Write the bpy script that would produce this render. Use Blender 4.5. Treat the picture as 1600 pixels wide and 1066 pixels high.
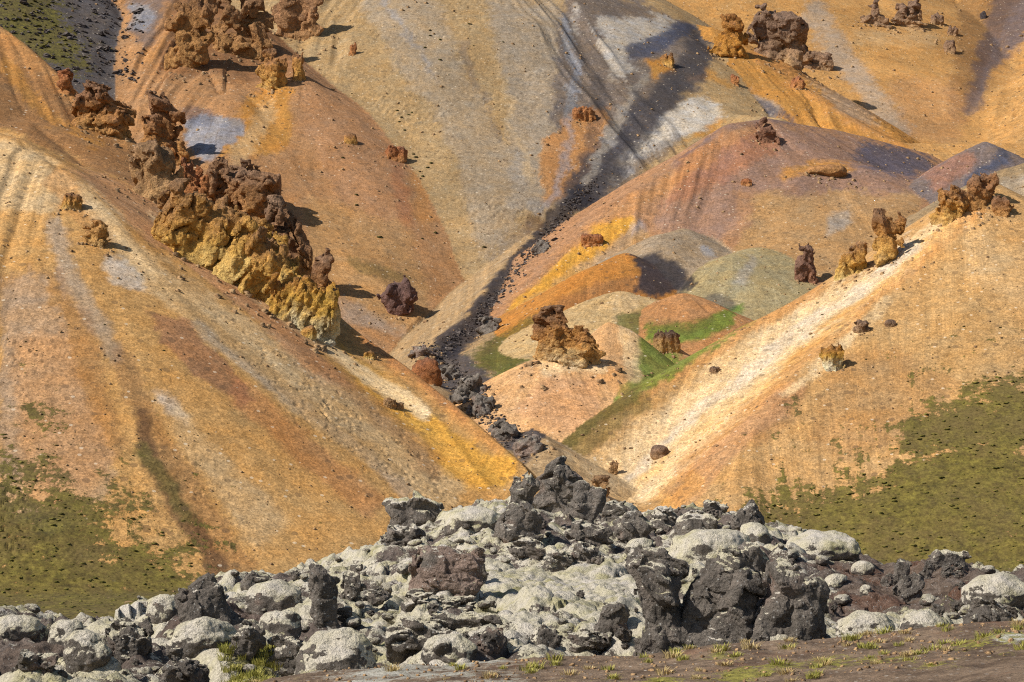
import bpy, math, time
import numpy as np
import openvdb as vdb

T0 = time.time()
scene = bpy.context.scene
for o in list(bpy.data.objects):
    bpy.data.objects.remove(o)

# ---------------------------------------------------------------- camera, sky, sun, exposure
cam_data = bpy.data.cameras.new('camera')
cam_data.sensor_width = 36.0
cam_data.lens = 70.0
cam_data.shift_y = (700.0 - 533.0) / 1600.0
cam_data.clip_start = 0.5
cam_data.clip_end = 3000.0
camera = bpy.data.objects.new('camera', cam_data)
camera.rotation_euler = (math.radians(90), 0, 0)
scene.collection.objects.link(camera)
scene.camera = camera

SUN = np.array([-.68, -.36, .68]); SUN = SUN / np.linalg.norm(SUN)
world = bpy.data.worlds.new('World')
scene.world = world
world.use_nodes = True
wn = world.node_tree.nodes
sky = wn.new('ShaderNodeTexSky')
sky.sky_type = 'NISHITA'
sky.sun_disc = False
sky.sun_elevation = math.asin(SUN[2])
sky.sun_rotation = math.atan2(SUN[0], SUN[1])
sky.altitude = 600
world.node_tree.links.new(sky.outputs[0], wn['Background'].inputs[0])
wn['Background'].inputs[1].default_value = 0.085
sun_data = bpy.data.lights.new('sun', 'SUN')
sun_data.energy = 5.0
sun_data.angle = math.radians(.53)
sun_data.color = (1.0, .97, .92)
sun = bpy.data.objects.new('sun', sun_data)
import mathutils
sun.rotation_euler = mathutils.Vector(tuple(SUN)).to_track_quat('Z', 'Y').to_euler()
sun.location = (-60, 0, 90)
scene.collection.objects.link(sun)
scene.view_settings.view_transform = 'Standard'
scene.view_settings.look = 'None'
scene.view_settings.exposure = 0.17
scene.view_settings.gamma = 1.0
scene.view_settings.use_curve_mapping = False
scene.render.engine = 'CYCLES'
scene.cycles.max_bounces = 4
scene.cycles.diffuse_bounces = 2
scene.cycles.use_denoising = False
scene.cycles.pixel_filter_type = 'BLACKMAN_HARRIS'
scene.cycles.filter_width = 1.15
# ---------------------------------------------------------------- numpy tools
F, H0, CX = 3111.0, 700.0, 800.0          # focal length in photo pixels, horizon row, centre column

def P(px, py, d):
    """a photo pixel at depth d (metres) as a point of the world; the camera stands at the origin and looks along +Y"""
    return ((px - CX) / F * d, d, (H0 - py) / F * d)

_rs = np.random.RandomState(7)
_N = 64
_G3 = _rs.normal(size=(_N, _N, _N, 3)).astype(np.float32)
_G3 /= np.linalg.norm(_G3, axis=-1, keepdims=True)
_G3 = _G3.reshape(-1, 3)

def perlin(x, y, z=None):
    """gradient noise in about -1..1 on arrays"""
    x = np.asarray(x, np.float32); y = np.asarray(y, np.float32)
    z = np.full_like(x, 0.37) if z is None else np.asarray(z, np.float32)
    xi, yi, zi = np.floor(x), np.floor(y), np.floor(z)
    fx, fy, fz = x - xi, y - yi, z - zi
    xi = xi.astype(np.int32) & (_N - 1); yi = yi.astype(np.int32) & (_N - 1); zi = zi.astype(np.int32) & (_N - 1)
    u, v, w = (t * t * t * (t * (t * 6 - 15) + 10) for t in (fx, fy, fz))
    out = 0
    for dx in (0, 1):
        wx = u if dx else 1 - u
        ax = ((xi + dx) & (_N - 1)) * _N
        for dy in (0, 1):
            wy = wx * (v if dy else 1 - v)
            ay = (ax + ((yi + dy) & (_N - 1))) * _N
            for dz in (0, 1):
                g = _G3[ay + ((zi + dz) & (_N - 1))]
                out = out + wy * (w if dz else 1 - w) * (g[..., 0] * (fx - dx) + g[..., 1] * (fy - dy) + g[..., 2] * (fz - dz))
    return out * 1.5

def fbm(x, y, z=None, oct=4, gain=0.5, lac=2.03):
    s, a, f, t = 0, 1.0, 1.0, 0
    for k in range(oct):
        s = s + a * perlin(x * f + 13.1 * k, y * f + 7.7 * k, None if z is None else z * f + 3.3 * k)
        t += a; a *= gain; f *= lac
    return s / t

def ridged(x, y, z=None, oct=4, gain=0.5):
    s, a, f, t = 0, 1.0, 1.0, 0
    for k in range(oct):
        s = s + a * (1 - 2 * np.abs(perlin(x * f + 5.1 * k, y * f + 9.7 * k, None if z is None else z * f + 3.3 * k)))
        t += a; a *= gain; f *= 2.07
    return s / t

def sstep(a, b, x):
    t = np.clip((x - a) / (b - a), 0, 1)
    return t * t * (3 - 2 * t)

def cell_noise(x, y, z=None):
    """Worley distances F1, F2 and a random id per cell"""
    x = np.asarray(x, np.float32); y = np.asarray(y, np.float32)
    xi, yi = np.floor(x).astype(np.int32), np.floor(y).astype(np.int32)
    f1 = np.full(x.shape, 9., np.float32); f2 = f1.copy(); cid = np.zeros(x.shape, np.float32)
    if z is None:
        zr = (0,); zi = np.zeros_like(xi)
    else:
        z = np.asarray(z, np.float32); zi = np.floor(z).astype(np.int32); zr = (-1, 0, 1)
    for dx in (-1, 0, 1):
        for dy in (-1, 0, 1):
            for dz in zr:
                cx, cy, cz = xi + dx, yi + dy, zi + dz
                h = _G3[(((cx & 63) * _N + (cy & 63)) * _N) + (cz & 63)]
                ex = cx + 0.5 + 0.45 * h[..., 0] - x; ey = cy + 0.5 + 0.45 * h[..., 1] - y
                d2 = ex * ex + ey * ey
                if z is not None:
                    ez = cz + 0.5 + 0.45 * h[..., 2] - z; d2 = d2 + ez * ez
                d = np.sqrt(d2)
                m = d < f1
                f2 = np.where(m, f1, np.minimum(f2, d))
                cid = np.where(m, h[..., 0] * 7.13 % 1.0, cid)
                f1 = np.where(m, d, f1)
    return f1, f2, cid

def facets(x, y, z):
    """broken faces: in every Worley cell a plane of its own tilt"""
    xi, yi, zi = (np.floor(t).astype(np.int32) for t in (x, y, z))
    f1 = np.full(x.shape, 9., np.float32); out = np.zeros(x.shape, np.float32)
    for dx in (-1, 0, 1):
        for dy in (-1, 0, 1):
            for dz in (-1, 0, 1):
                cx, cy, cz = xi + dx, yi + dy, zi + dz
                h = _G3[(((cx & 63) * _N + (cy & 63)) * _N) + (cz & 63)]
                ex = cx + 0.5 + 0.45 * h[..., 0] - x; ey = cy + 0.5 + 0.45 * h[..., 1] - y; ez = cz + 0.5 + 0.45 * h[..., 2] - z
                d = ex * ex + ey * ey + ez * ez
                m = d < f1
                f1 = np.where(m, d, f1)
                out = np.where(m, h[..., 1] * ex + h[..., 2] * ey + h[..., 0] * ez + .35 * h[..., 2], out)
    return out

# ---------------------------------------------------------------- the hills: scree at its angle of repose below each ridge line
# owner, slope, crest radius, ridge points (photo column, photo row, depth in metres)
RIDGES = [
    ('near_left', .65, .6, [(-330, -230, 356), (-150, -78, 334), (0, 45, 314), (110, 138, 301), (230, 240, 287), (300, 300, 279), (450, 425, 261), (525, 489, 252), (700, 628, 233), (812, 722, 220)]),
    ('near_left', .61, 2.0, [(-400, 160, 284), (-60, 192, 269), (20, 216, 263), (90, 266, 255), (178, 396, 239), (225, 474, 230)]),
    ('near_left', .66, 9.0, [(60, 205, 284), (130, 265, 273), (250, 425, 251), (360, 580, 233), (470, 740, 215)]),
    ('near_right', .62, .8, [(1545, 292, 300), (1480, 335, 296), (1390, 394, 291), (1300, 444, 286), (1180, 502, 280), (1050, 578, 272), (872, 695, 256), (862, 722, 243), (885, 775, 224)]),
    ('near_right', .64, 1.0, [(1545, 298, 298), (1390, 450, 276), (1250, 582, 258), (1162, 690, 244)]),
    ('near_right', .64, 1.0, [(1545, 292, 300), (1600, 338, 292), (1760, 405, 284), (2000, 450, 280)]),
    ('mound', .60, 2.0, [(842, 562, 277), (890, 552, 280), (945, 562, 279)]),
    ('mound', .80, .5, [(952, 503, 292), (982, 513, 291), (994, 545, 287)]),
    ('mound', .70, .5, [(1020, 540, 304), (1045, 532, 306)]),
    ('middle_hill', .62, 1.0, [(770, 520, 362), (815, 470, 374), (900, 378, 395), (1000, 290, 416), (1140, 193, 440), (1200, 186, 446), (1300, 203, 455), (1440, 240, 468)]),
    ('middle_hill', .50, 4.0, [(1250, 262, 428), (1330, 258, 430), (1400, 290, 424)]),
    ('ridge_blue', .60, .6, [(1420, 300, 415), (1500, 240, 427), (1535, 222, 431), (1572, 240, 427), (1700, 300, 410)]),
    ('knoll_ochre', .60, 1.5, [(880, 462, 358), (940, 412, 369), (968, 396, 373)]),
    ('knoll_tan', .50, 2.0, [(925, 478, 345), (968, 455, 349), (1002, 463, 348)]),
    ('knoll_brown', .52, 2.0, [(1040, 474, 342), (1070, 458, 345), (1105, 474, 342)]),
    ('knoll_grey', .58, 2.5, [(1030, 366, 386), (1068, 357, 390), (1098, 376, 387)]),
    ('knoll_pale', .52, 2.5, [(1148, 400, 374), (1182, 388, 380), (1188, 420, 372)]),
    ('mountain_left', .67, 1.0, [(230, -140, 600), (290, -20, 540), (385, 28, 521), (440, 82, 499), (474, 112, 485)]),
    ('mountain_left', .64, 5.0, [(290, -20, 540), (318, 60, 507), (345, 150, 472)]),
    ('mountain', .66, 1.5, [(480, -290, 690), (620, -230, 652), (760, -160, 628), (900, -60, 605), (960, 0, 590), (1050, 38, 575), (1110, 68, 560)]),
    ('mountain', .58, .8, [(1040, 84, 552), (1075, 105, 543), (1105, 150, 522), (1142, 180, 506), (1215, 186, 492)]),
    ('far_ridge', .62, .8, [(1050, 38, 582), (1110, 42, 572), (1240, 128, 540), (1340, 193, 515), (1430, 236, 500), (1520, 262, 488)]),
    ('far_mountain', .60, 2.0, [(1000, -260, 830), (1200, -160, 800), (1330, -95, 775), (1420, -60, 765), (1520, -110, 780), (1640, -200, 810)]),
    ('far_mountain', .66, 2.0, [(2000, -160, 660), (1760, 20, 610), (1680, 120, 575), (1580, 232, 530)]),
    ('dark_slope', .66, 2.0, [(-500, -340, 600), (-160, -190, 575), (-60, -140, 560), (0, -100, 545)]),
    ('side_hill', .55, 2.0, [(1580, 262, 395), (1650, 240, 400), (1800, 180, 410)]),
]
OWNERS = ['floor']
for r in RIDGES:
    if r[0] not in OWNERS:
        OWNERS.append(r[0])
BED = [(830, 700, 238), (770, 657, 262), (738, 614, 285), (704, 582, 310), (690, 550, 330), (760, 492, 365), (820, 405, 400), (880, 338, 440), (930, 283, 470), (1000, 218, 505)]
_bed = np.array([P(*b) for b in BED])
_FY = np.concatenate([[60], _bed[:, 1], [620, 900]])
_FZ = np.concatenate([[-13.5], _bed[:, 2] - .8, [76, 90]])
_FX = np.concatenate([[2], _bed[:, 0], [40, 60]])
_FZ[1] = -1.0

def ridge_height(r, x, y):
    """height below one ridge, coordinate along the ridge (for streaks), distance down the fall line"""
    _, s, rad, pts = r
    pts = np.array([P(*p) for p in pts])
    best = np.full(x.shape, -1e9, np.float32); bu = np.zeros(x.shape, np.float32); bd = np.zeros(x.shape, np.float32)
    cum = 0.0
    for A, B in zip(pts[:-1], pts[1:]):
        e = B[:2] - A[:2]; L = np.hypot(*e); e = e / L; g = (B[2] - A[2]) / L
        dx, dy = x - A[0], y - A[1]
        a = dx * e[0] + dy * e[1]; d = np.abs(-dx * e[1] + dy * e[0])
        if abs(g) < s * .995:
            tau = np.clip(a + d * g / np.sqrt(s * s - g * g), 0, L)
        else:
            tau = np.clip(a + np.sign(g) * d * 10, 0, L)
        dist = np.sqrt((a - tau) ** 2 + d * d)
        h = A[2] + g * tau - s * (np.sqrt(dist * dist + rad * rad) - rad)
        # at the ends let the angle round the end carry the coordinate on, so streaks fan out
        ang = np.arctan2(-dx * e[1] + dy * e[0], a - tau)
        m = h > best
        best = np.where(m, h, best)
        bu = np.where(m, cum + tau + 9.0 * np.sin(ang) , bu)
        bd = np.where(m, dist, bd)
        cum += L
    return best, bu, bd

def terrain(x, y, detail=True):
    """height, owner index, streak coordinate, distance below the ridge"""
    x = x.astype(np.float32); y = y.astype(np.float32)
    k = y / 300.0
    wx = x + 1.7 * k * fbm(x / 26, y / 26, oct=2)
    wy = y + 1.7 * k * fbm(x / 26 + 31, y / 26 + 17, oct=2)
    zf = np.interp(y, _FY, _FZ).astype(np.float32) + .5 * fbm(x / 14, y / 14, oct=4)
    xb = np.interp(y, _FY, _FX)
    fan = np.hypot(x - _bed[0, 0], np.minimum(y - 238, 0)); front = sstep(246, 232, y)
    zf = zf * (1 - front) + np.maximum(-13.2, -2.0 - .75 * fan) * front
    zf = zf - .55 * np.maximum(np.abs(x - xb) - 4.5, 0) * sstep(215, 232, y) * sstep(300, 262, y)
    zf = zf - .6 * np.maximum(xb - x - 4, 0) * sstep(255, 290, y) * sstep(560, 500, y)
    zf = zf - 1.4 * np.exp(-((x - xb) / 3.0) ** 2) * sstep(225, 245, y)
    L1 = np.array([P(*p) for p in RIDGES[0][3]])
    behind = np.full(x.shape, 1e9, np.float32); sgn = np.zeros(x.shape, np.float32)
    for A, B in zip(L1[:-1], L1[1:]):
        e = (B - A)[:2]; ln = np.hypot(*e); e = e / ln
        dx, dy = wx - A[0], wy - A[1]
        t = np.clip(dx * e[0] + dy * e[1], 0, ln)
        dd = np.hypot(dx - t * e[0], dy - t * e[1]); m = dd < behind
        behind = np.where(m, dd, behind); sgn = np.where(m, -dx * e[1] + dy * e[0], sgn)
    behind = np.where(sgn > 0, behind, 0)
    hs = [zf]; us = [x]; ds = [np.abs(x - xb)]; ow = [0]
    for r in RIDGES:
        h, u, d = ridge_height(r, wx, wy)
        if r[0] == 'near_left': h = h - .55 * behind
        hs.append(h); us.append(u); ds.append(d); ow.append(OWNERS.index(r[0]))
    hs = np.stack(hs); i = hs.argmax(0)
    z = np.take_along_axis(hs, i[None], 0)[0]
    same = (np.array(ow)[:, None] == np.array(ow)[None, :]).astype(np.float32)
    # spurs of one hill merge softly, different hills meet in a crease
    acc = np.zeros_like(z)
    for k in range(len(hs)):
        acc += same[i, k] * np.exp(np.clip((hs[k] - z) / 1.1, -20, 0))
    z = z + 1.1 * np.log(acc)
    u = np.take_along_axis(np.stack(us), i[None], 0)[0]; d = np.take_along_axis(np.stack(ds), i[None], 0)[0]
    owner = np.array(ow)[i]
    # talus toes run out: soften where two bodies are close in height
    part = np.sort(hs, 0); gap = part[-1] - part[-2]
    z = z + .35 * np.exp(-gap / .8)
    if detail:
        fade = np.clip(d / 8, 0, 1) * sstep(1.2, 5, gap)
        fade2 = np.clip(d / 2, .25, 1)
        rill = fbm(u / 2.6 + 3.1 * i, d / 60, oct=3)
        big = fbm(u / 9 + 1.7 * i, d / 45 + 5, oct=2)
        far = np.clip((y - 330) / 170, 0, 1)
        fold = ridged(u / 17 + 2.3 * i, d / 90 + 3, oct=3)
        z = z + (.50 * rill * fade + .9 * big * fade + (2.2 * far * (fold - .3) + (.22 * far + .22) * (ridged(u / 5.5 + 7.1 * i, d / 50, oct=3) - .3)) * np.clip(d / 25, 0, 1) * sstep(.1, 3, gap) + (.09 * fbm(x / 4.1, y / 4.1, oct=3) + .02 * ridged(x / 1.5, y / 1.5, oct=2)) * fade2 * sstep(0, 1.2, gap)) * (owner > 0)
        z = z + .5 * fbm(x / 4, y / 4, oct=4) * (owner == 0) * sstep(0, 1.5, gap)
    return z, owner, u + 37.0 * i, d
# ---------------------------------------------------------------- colour of the ground: mineral stains, laid down as irregular patches on the slopes
def lin(c):
    c = np.array(c, np.float32) / 255
    c = c * .96 + .04 * c.mean() if c.max() > .4 and c.max() - c.min() > .1 else c
    return np.where(c <= .04045, c / 12.92, ((c + .055) / 1.055) ** 2.4)

BASE = {
    'floor': (178, 146, 104), 'near_left': (204, 154, 90), 'near_right': (208, 160, 100), 'mound': (216, 166, 112),
    'middle_hill': (184, 136, 96), 'ridge_blue': (128, 112, 104), 'knoll_ochre': (192, 128, 58), 'knoll_tan': (198, 164, 112),
    'knoll_brown': (188, 134, 84), 'knoll_grey': (166, 142, 112), 'knoll_pale': (172, 152, 108), 'mountain_left': (188, 138, 90),
    'mountain': (188, 154, 106), 'far_ridge': (202, 142, 68), 'far_mountain': (202, 150, 86), 'dark_slope': (108, 99, 94), 'side_hill': (160, 134, 98),
}
PAL = dict(
    white=(214, 202, 184), pale=(220, 186, 136), cream=(240, 206, 154), tan=(200, 156, 98), ochre=(212, 146, 58), yellow=(226, 164, 62),
    orange=(212, 148, 82), rust=(184, 116, 74), brown=(150, 104, 66), dbrown=(112, 80, 52), maroon=(146, 96, 74), pink=(196, 144, 102),
    grey=(112, 102, 98), dgrey=(78, 73, 74), black=(58, 54, 58), blue=(150, 156, 164), dblue=(78, 82, 98), olive=(112, 98, 48),
    green=(92, 92, 40), bgreen=(96, 132, 40), lgrey=(172, 160, 144), purple=(152, 122, 108), fm=(202, 150, 86), peach=(246, 212, 160))
# owners, colour, opacity, feather (px), streak, blotch, polygon in photo pixels
S = lambda x, y, w: [(a, b) for a, b in zip(x, y)]
def strip(pts, w0, w1=None):
    """a band along a line"""
    w1 = w0 if w1 is None else w1
    p = np.array(pts, float); t = np.gradient(p, axis=0); t /= np.linalg.norm(t, axis=1)[:, None] + 1e-9
    n = np.stack([-t[:, 1], t[:, 0]], 1) * np.linspace(w0, w1, len(p))[:, None] / 2
    return [tuple(q) for q in np.concatenate([p + n, (p - n)[::-1]])]
L, R, M, ML, MH, FM, FL = 'near_left', 'near_right', 'mountain', 'mountain_left', 'middle_hill', 'far_mountain', 'floor'
OPS = [
    # --- left hill
    (L, 'brown', .75, 16, .5, .4, [(-60, -60), (0, 40), (230, 200), (330, 330), (300, 350), (180, 280), (90, 235), (0, 200), (-60, 180)]),
    (L, 'ochre', .5, 10, .9, .4, strip([(0, 90), (60, 170), (160, 230)], 26, 10)),
    (L, 'orange', .55, 10, .8, .5, strip([(0, 55), (90, 120), (210, 230)], 40, 24)),
    (L, 'pale', .75, 14, .3, .5, [(-60, 205), (0, 212), (80, 255), (130, 290), (90, 330), (0, 330), (-60, 330)]),
    (L, 'pink', .75, 14, .5, .4, [(100, 250), (250, 310), (420, 470), (560, 610), (500, 600), (330, 440), (200, 350)]),
    (L, 'orange', .5, 8, .4, .6, strip([(85, 270), (130, 330), (172, 380)], 44, 30)),
    (L, 'pale', .62, 12, .8, .5, strip([(120, 290), (200, 390), (320, 490), (470, 610), (640, 720), (720, 770)], 24, 96)),
    (L, 'cream', .5, 6, 1.0, .4, strip([(130, 300), (215, 400), (320, 485), (470, 600)], 12, 18)),
    (L, 'lgrey', .45, 6, 1.0, .6, strip([(300, 500), (420, 600), (560, 700), (640, 780)], 14, 18)),
    (L, 'white', .6, 11, .5, .8, [(165, 400), (205, 408), (238, 440), (225, 452), (195, 440), (165, 425)]),
    (L, 'lgrey', .55, 14, .7, .5, strip([(85, 340), (100, 420), (140, 500), (190, 560)], 30, 20)),
    (L, 'tan', .6, 10, .5, .4, strip([(250, 430), (350, 520), (480, 640), (620, 740)], 18, 30)),
    (L, 'maroon', .62, 8, .8, 1.0, [(225, 480), (285, 500), (345, 560), (378, 600), (400, 640), (352, 612), (300, 585), (262, 540)]),
    (L, 'rust', .42, 12, .6, .4, strip([(360, 600), (430, 660), (520, 740), (590, 800)], 34, 46)),
    (L, 'brown', .45, 12, .7, .6, strip([(190, 545), (225, 640), (290, 760), (350, 860), (400, 940)], 24, 60)),
    (L, 'dbrown', .85, 9, .7, .6, [(205, 620), (232, 650), (258, 740), (312, 820), (368, 905), (330, 900), (280, 820), (225, 730)]),
    (L, 'olive', .70, 10, .7, .7, strip([(215, 690), (245, 740), (300, 815)], 22, 18)),
    (L, 'white', .45, 10, .7, .6, [(236, 598), (262, 612), (300, 660), (282, 660), (250, 628)]),
    (L, 'pale', .45, 16, .8, .6, strip([(270, 640), (340, 730), (430, 840)], 30, 70)),
    (L, 'brown', .42, 16, .8, .7, [(0, 420), (90, 430), (160, 560), (200, 700), (130, 760), (0, 740)]),
    (L, 'lgrey', .35, 16, .8, .8, [(0, 430), (60, 430), (150, 640), (180, 760), (90, 830), (0, 800)]),
    (L, 'orange', .40, 20, .5, .6, [(20, 520), (140, 520), (180, 700), (120, 830), (40, 780)]),
    (L, 'yellow', .85, 12, .4, .4, [(430, 462), (470, 480), (560, 560), (660, 640), (760, 705), (815, 715), (800, 745), (745, 765), (690, 730), (610, 650), (520, 560)]),
    (L, 'cream', .9, 6, .4, .3, strip([(230, 335), (300, 388), (400, 455), (520, 545), (590, 602), (670, 650)], 8, 24)),
    (L, 'brown', .50, 9, .5, .4, strip([(300, 365), (420, 480), (560, 620), (690, 740)], 30, 26)),
    (L, 'orange', .6, 8, .4, .4, strip([(540, 510), (640, 590), (740, 668), (790, 706)], 20, 16)),
    (L, 'rust', .45, 8, .4, .5, strip([(560, 520), (650, 585), (735, 655)], 14, 12)),
    # --- right hill
    (R, 'peach', .74, 10, .9, .4, [(1485, 335), (1520, 330), (1440, 410), (1330, 500), (1240, 560), (1130, 680), (1000, 790), (930, 790), (900, 730), (1000, 655), (1120, 560), (1240, 480), (1390, 400)]),
    (R, 'orange', .55, 9, .6, .3, strip([(1540, 320), (1420, 420), (1300, 520), (1180, 630), (1060, 740)], 22, 26)),
    (R, 'yellow', .35, 9, .6, .4, strip([(1500, 345), (1380, 445), (1240, 560), (1060, 700), (960, 790)], 14, 14)),
    (R, 'tan', .5, 10, .6, .3, strip([(1240, 470), (1120, 560), (1000, 650), (890, 740)], 30, 40)),
    (R, 'orange', .60, 9, .5, .5, strip([(1290, 440), (1190, 500), (1090, 560), (950, 650)], 26, 20)),
    (R, 'white', .40, 6, .6, .3, strip([(1430, 380), (1330, 460), (1200, 560), (1050, 680), (970, 760)], 26, 12)),
    (R, 'pink', .6, 10, .5, .5, strip([(1250, 600), (1180, 660), (1100, 740), (1050, 790)], 34, 40)),
    (R, 'brown', .40, 8, .6, .9, [(1250, 600), (1262, 620), (1215, 680), (1175, 705), (1170, 685), (1205, 625)]),
    (R, 'cream', .8, 6, .4, .3, strip([(1395, 470), (1330, 520), (1262, 590), (1220, 620)], 16, 10)),
    (R, 'ochre', .45, 8, .5, .5, strip([(1100, 740), (1040, 800), (1000, 840)], 30, 30)),
    (R, 'tan', .4, 16, .7, .6, [(1480, 380), (1560, 350), (1600, 420), (1560, 560), (1480, 600), (1400, 560)]),
    (R, 'tan', .5, 16, .7, .6, [(1360, 480), (1500, 430), (1600, 520), (1600, 600), (1400, 640), (1260, 680)]),
    (R, 'pale', .3, 14, .7, .6, [(1500, 350), (1640, 400), (1640, 480), (1520, 440)]),
    (R, 'brown', .28, 14, .8, 1.0, [(1300, 560), (1400, 540), (1500, 600), (1420, 680), (1330, 720), (1260, 690)]),
    # --- valley floor and stream bed
    (FL, 'fm', 1.0, 10, .3, .4, [(1150, 120), (1700, 120), (1700, 290), (1150, 260)]),
    (FL, 'pale', .85, 12, .3, .5, [(880, 690), (950, 690), (1060, 760), (1060, 830), (900, 830), (880, 740)]),
    (FL, 'dgrey', .9, 6, .0, .7, strip([(845, 690), (775, 650), (735, 605), (705, 575), (688, 545)], 76, 52)),
    (FL, 'black', .9, 6, .0, .8, strip([(690, 548), (745, 505), (800, 430), (840, 385), (890, 330), (930, 285)], 44, 40)),
    (FL, 'dgrey', .9, 8, .2, .7, strip([(930, 285), (970, 250), (1010, 215)], 50, 60)),
    (FL, 'green', .8, 10, .2, .6, [(985, 500), (1110, 510), (1165, 480), (1130, 520), (1040, 580), (960, 625), (870, 690), (880, 670), (985, 585)]),
    (FL, 'bgreen', .9, 6, .3, .4, strip([(1165, 487), (1110, 518), (1050, 560), (985, 605)], 16, 12)),
    (R, 'bgreen', .75, 6, .5, 1.3, strip([(1175, 492), (1110, 530), (1050, 572), (985, 616)], 20, 26)),
    (R, 'olive', .8, 8, .5, 1.0, strip([(1000, 610), (940, 655), (865, 705)], 22, 18)),
    (R, 'olive', .6, 8, .6, .7, strip([(1010, 610), (960, 645), (890, 700)], 40, 50)),
    # --- mound
    ('knoll_brown', 'bgreen', .8, 8, .3, 1.0, strip([(1010, 522), (1080, 522), (1150, 496)], 26)),
    ('knoll_pale', 'bgreen', .8, 6, .2, .6, strip([(1100, 500), (1165, 480)], 14)),
    ('mound', 'bgreen', .8, 8, .3, 1.0, [(1000, 520), (1060, 520), (1070, 570), (1000, 620), (940, 660), (985, 590)]),
    ('mound', 'pale', .8, 6, .3, .3, [(960, 500), (1000, 515), (1000, 600), (975, 590)]),
    ('mound', 'orange', .45, 10, .5, .4, strip([(930, 570), (985, 615)], 30)),
    ('mound', 'pink', .5, 10, .6, .4, [(850, 590), (930, 590), (940, 660), (880, 675), (800, 640)]),
    ('mound', 'cream', .7, 8, .3, .3, strip([(840, 575), (890, 565), (945, 572)], 22)),
    ('mound', 'olive', .5, 8, .2, .6, strip([(1000, 560), (1040, 580), (980, 620)], 22)),
    # --- middle hill and knolls
    (MH, 'purple', .60, 16, .8, .6, [(1040, 260), (1140, 200), (1300, 210), (1450, 250), (1440, 330), (1300, 330), (1150, 300)]),
    (MH, 'dblue', .75, 12, .7, .7, [(1350, 220), (1450, 245), (1470, 270), (1380, 275), (1330, 245)]),
    (MH, 'purple', .5, 12, .9, .7, [(1060, 290), (1130, 230), (1160, 330), (1110, 400), (1020, 350)]),
    (MH, 'tan', .70, 14, .7, .5, [(1190, 300), (1440, 300), (1440, 400), (1280, 440), (1150, 480), (1140, 390)]),
    (MH, 'ochre', .75, 10, .4, .5, strip([(1215, 275), (1260, 262), (1330, 260)], 18)),
    (MH, 'lgrey', .7, 10, .2, .7, [(1285, 345), (1310, 325), (1335, 335), (1320, 365), (1290, 375)]),
    (MH, 'rust', .5, 12, .7, .5, [(1060, 250), (1190, 195), (1230, 230), (1140, 280), (1040, 330)]),
    (MH, 'orange', .45, 10, .6, .4, strip([(1180, 195), (1050, 275), (930, 360), (800, 480)], 24, 22)),
    (MH, 'dblue', .55, 6, .3, .4, strip([(1200, 186), (1130, 200), (1050, 262)], 10, 8)),
    (MH, 'dblue', .6, 6, .3, .4, strip([(1180, 186), (1250, 192), (1330, 205)], 10, 8)),
    (MH, 'yellow', .95, 7, .3, .4, [(985, 336), (1002, 345), (950, 385), (900, 440), (790, 505), (775, 500), (830, 450), (900, 385), (930, 352)]),
    (MH, 'blue', .6, 6, .4, .4, strip([(1010, 345), (960, 390), (905, 420)], 14, 10)),
    (MH, 'tan', .7, 8, .5, .4, strip([(1010, 360), (930, 410), (830, 480), (770, 520)], 22, 24)),
    (MH, 'olive', .8, 10, .3, .7, [(735, 560), (800, 505), (870, 470), (850, 500), (840, 560), (770, 590)]),
    (MH, 'bgreen', .7, 10, .4, .9, [(750, 560), (800, 510), (850, 490), (835, 560), (780, 585)]),
    (FL, 'green', .8, 12, .3, 1.0, [(725, 560), (790, 515), (850, 470), (850, 560), (770, 590)]),
    (FL, 'bgreen', .7, 8, .3, 1.2, [(745, 565), (800, 530), (840, 520), (830, 565), (780, 588)]),
    ('knoll_tan', 'green', .8, 10, .3, 1.0, [(960, 500), (1030, 480), (1040, 530), (980, 540)]),
    ('knoll_ochre', 'green', .7, 10, .3, 1.0, [(770, 540), (850, 480), (880, 490), (850, 540)]),
    (FL, 'olive', .8, 10, .3, .7, [(735, 560), (800, 505), (870, 470), (850, 500), (840, 560), (770, 590)]),
    ('knoll_ochre', 'brown', .6, 10, .3, .5, [(860, 470), (930, 440), (1000, 430), (1000, 470), (900, 490)]),
    ('knoll_ochre', 'black', .95, 8, .8, 1.1, [(985, 392), (1005, 390), (1080, 410), (1080, 460), (1010, 462), (985, 450), (1000, 425)]),
    ('knoll_pale', 'black', .9, 8, .8, 1.1, [(1000, 400), (1070, 405), (1085, 430), (1075, 462), (1000, 460)]),
    ('knoll_grey', 'black', .92, 9, .3, .6, [(1000, 400), (1030, 395), (1075, 420), (1075, 455), (1030, 465), (1000, 450)]),
    ('knoll_grey', 'blue', .5, 8, .2, .6, [(1095, 380), (1112, 385), (1112, 405), (1098, 400)]),
    ('knoll_tan', 'pale', .5, 8, .3, .3, [(920, 490), (975, 455), (1000, 465), (985, 490)]),
    ('knoll_tan', 'olive', .5, 8, .2, .6, [(980, 490), (1020, 470), (1020, 510), (985, 510)]),
    ('knoll_pale', 'lgrey', .6, 9, .3, .5, strip([(1180, 400), (1150, 450)], 20)),
    ('knoll_pale', 'dgrey', .6, 8, .2, .6, strip([(1100, 470), (1150, 480)], 22)),
    ('knoll_brown', 'olive', .5, 8, .2, .6, strip([(1010, 510), (1070, 512), (1120, 500)], 14)),
    ('ridge_blue', 'dblue', .85, 7, .4, .4, strip([(1576, 240), (1540, 262), (1505, 290)], 20)),
    ('ridge_blue', 'rust', .45, 10, .5, .5, [(1430, 270), (1510, 235), (1530, 250), (1470, 300)]),
    # --- mountain with the crags, at the back
    (ML, 'brown', .75, 14, .5, .8, [(255, -30), (500, -30), (520, 30), (470, 110), (400, 130), (330, 120), (250, 120)]),
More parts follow.
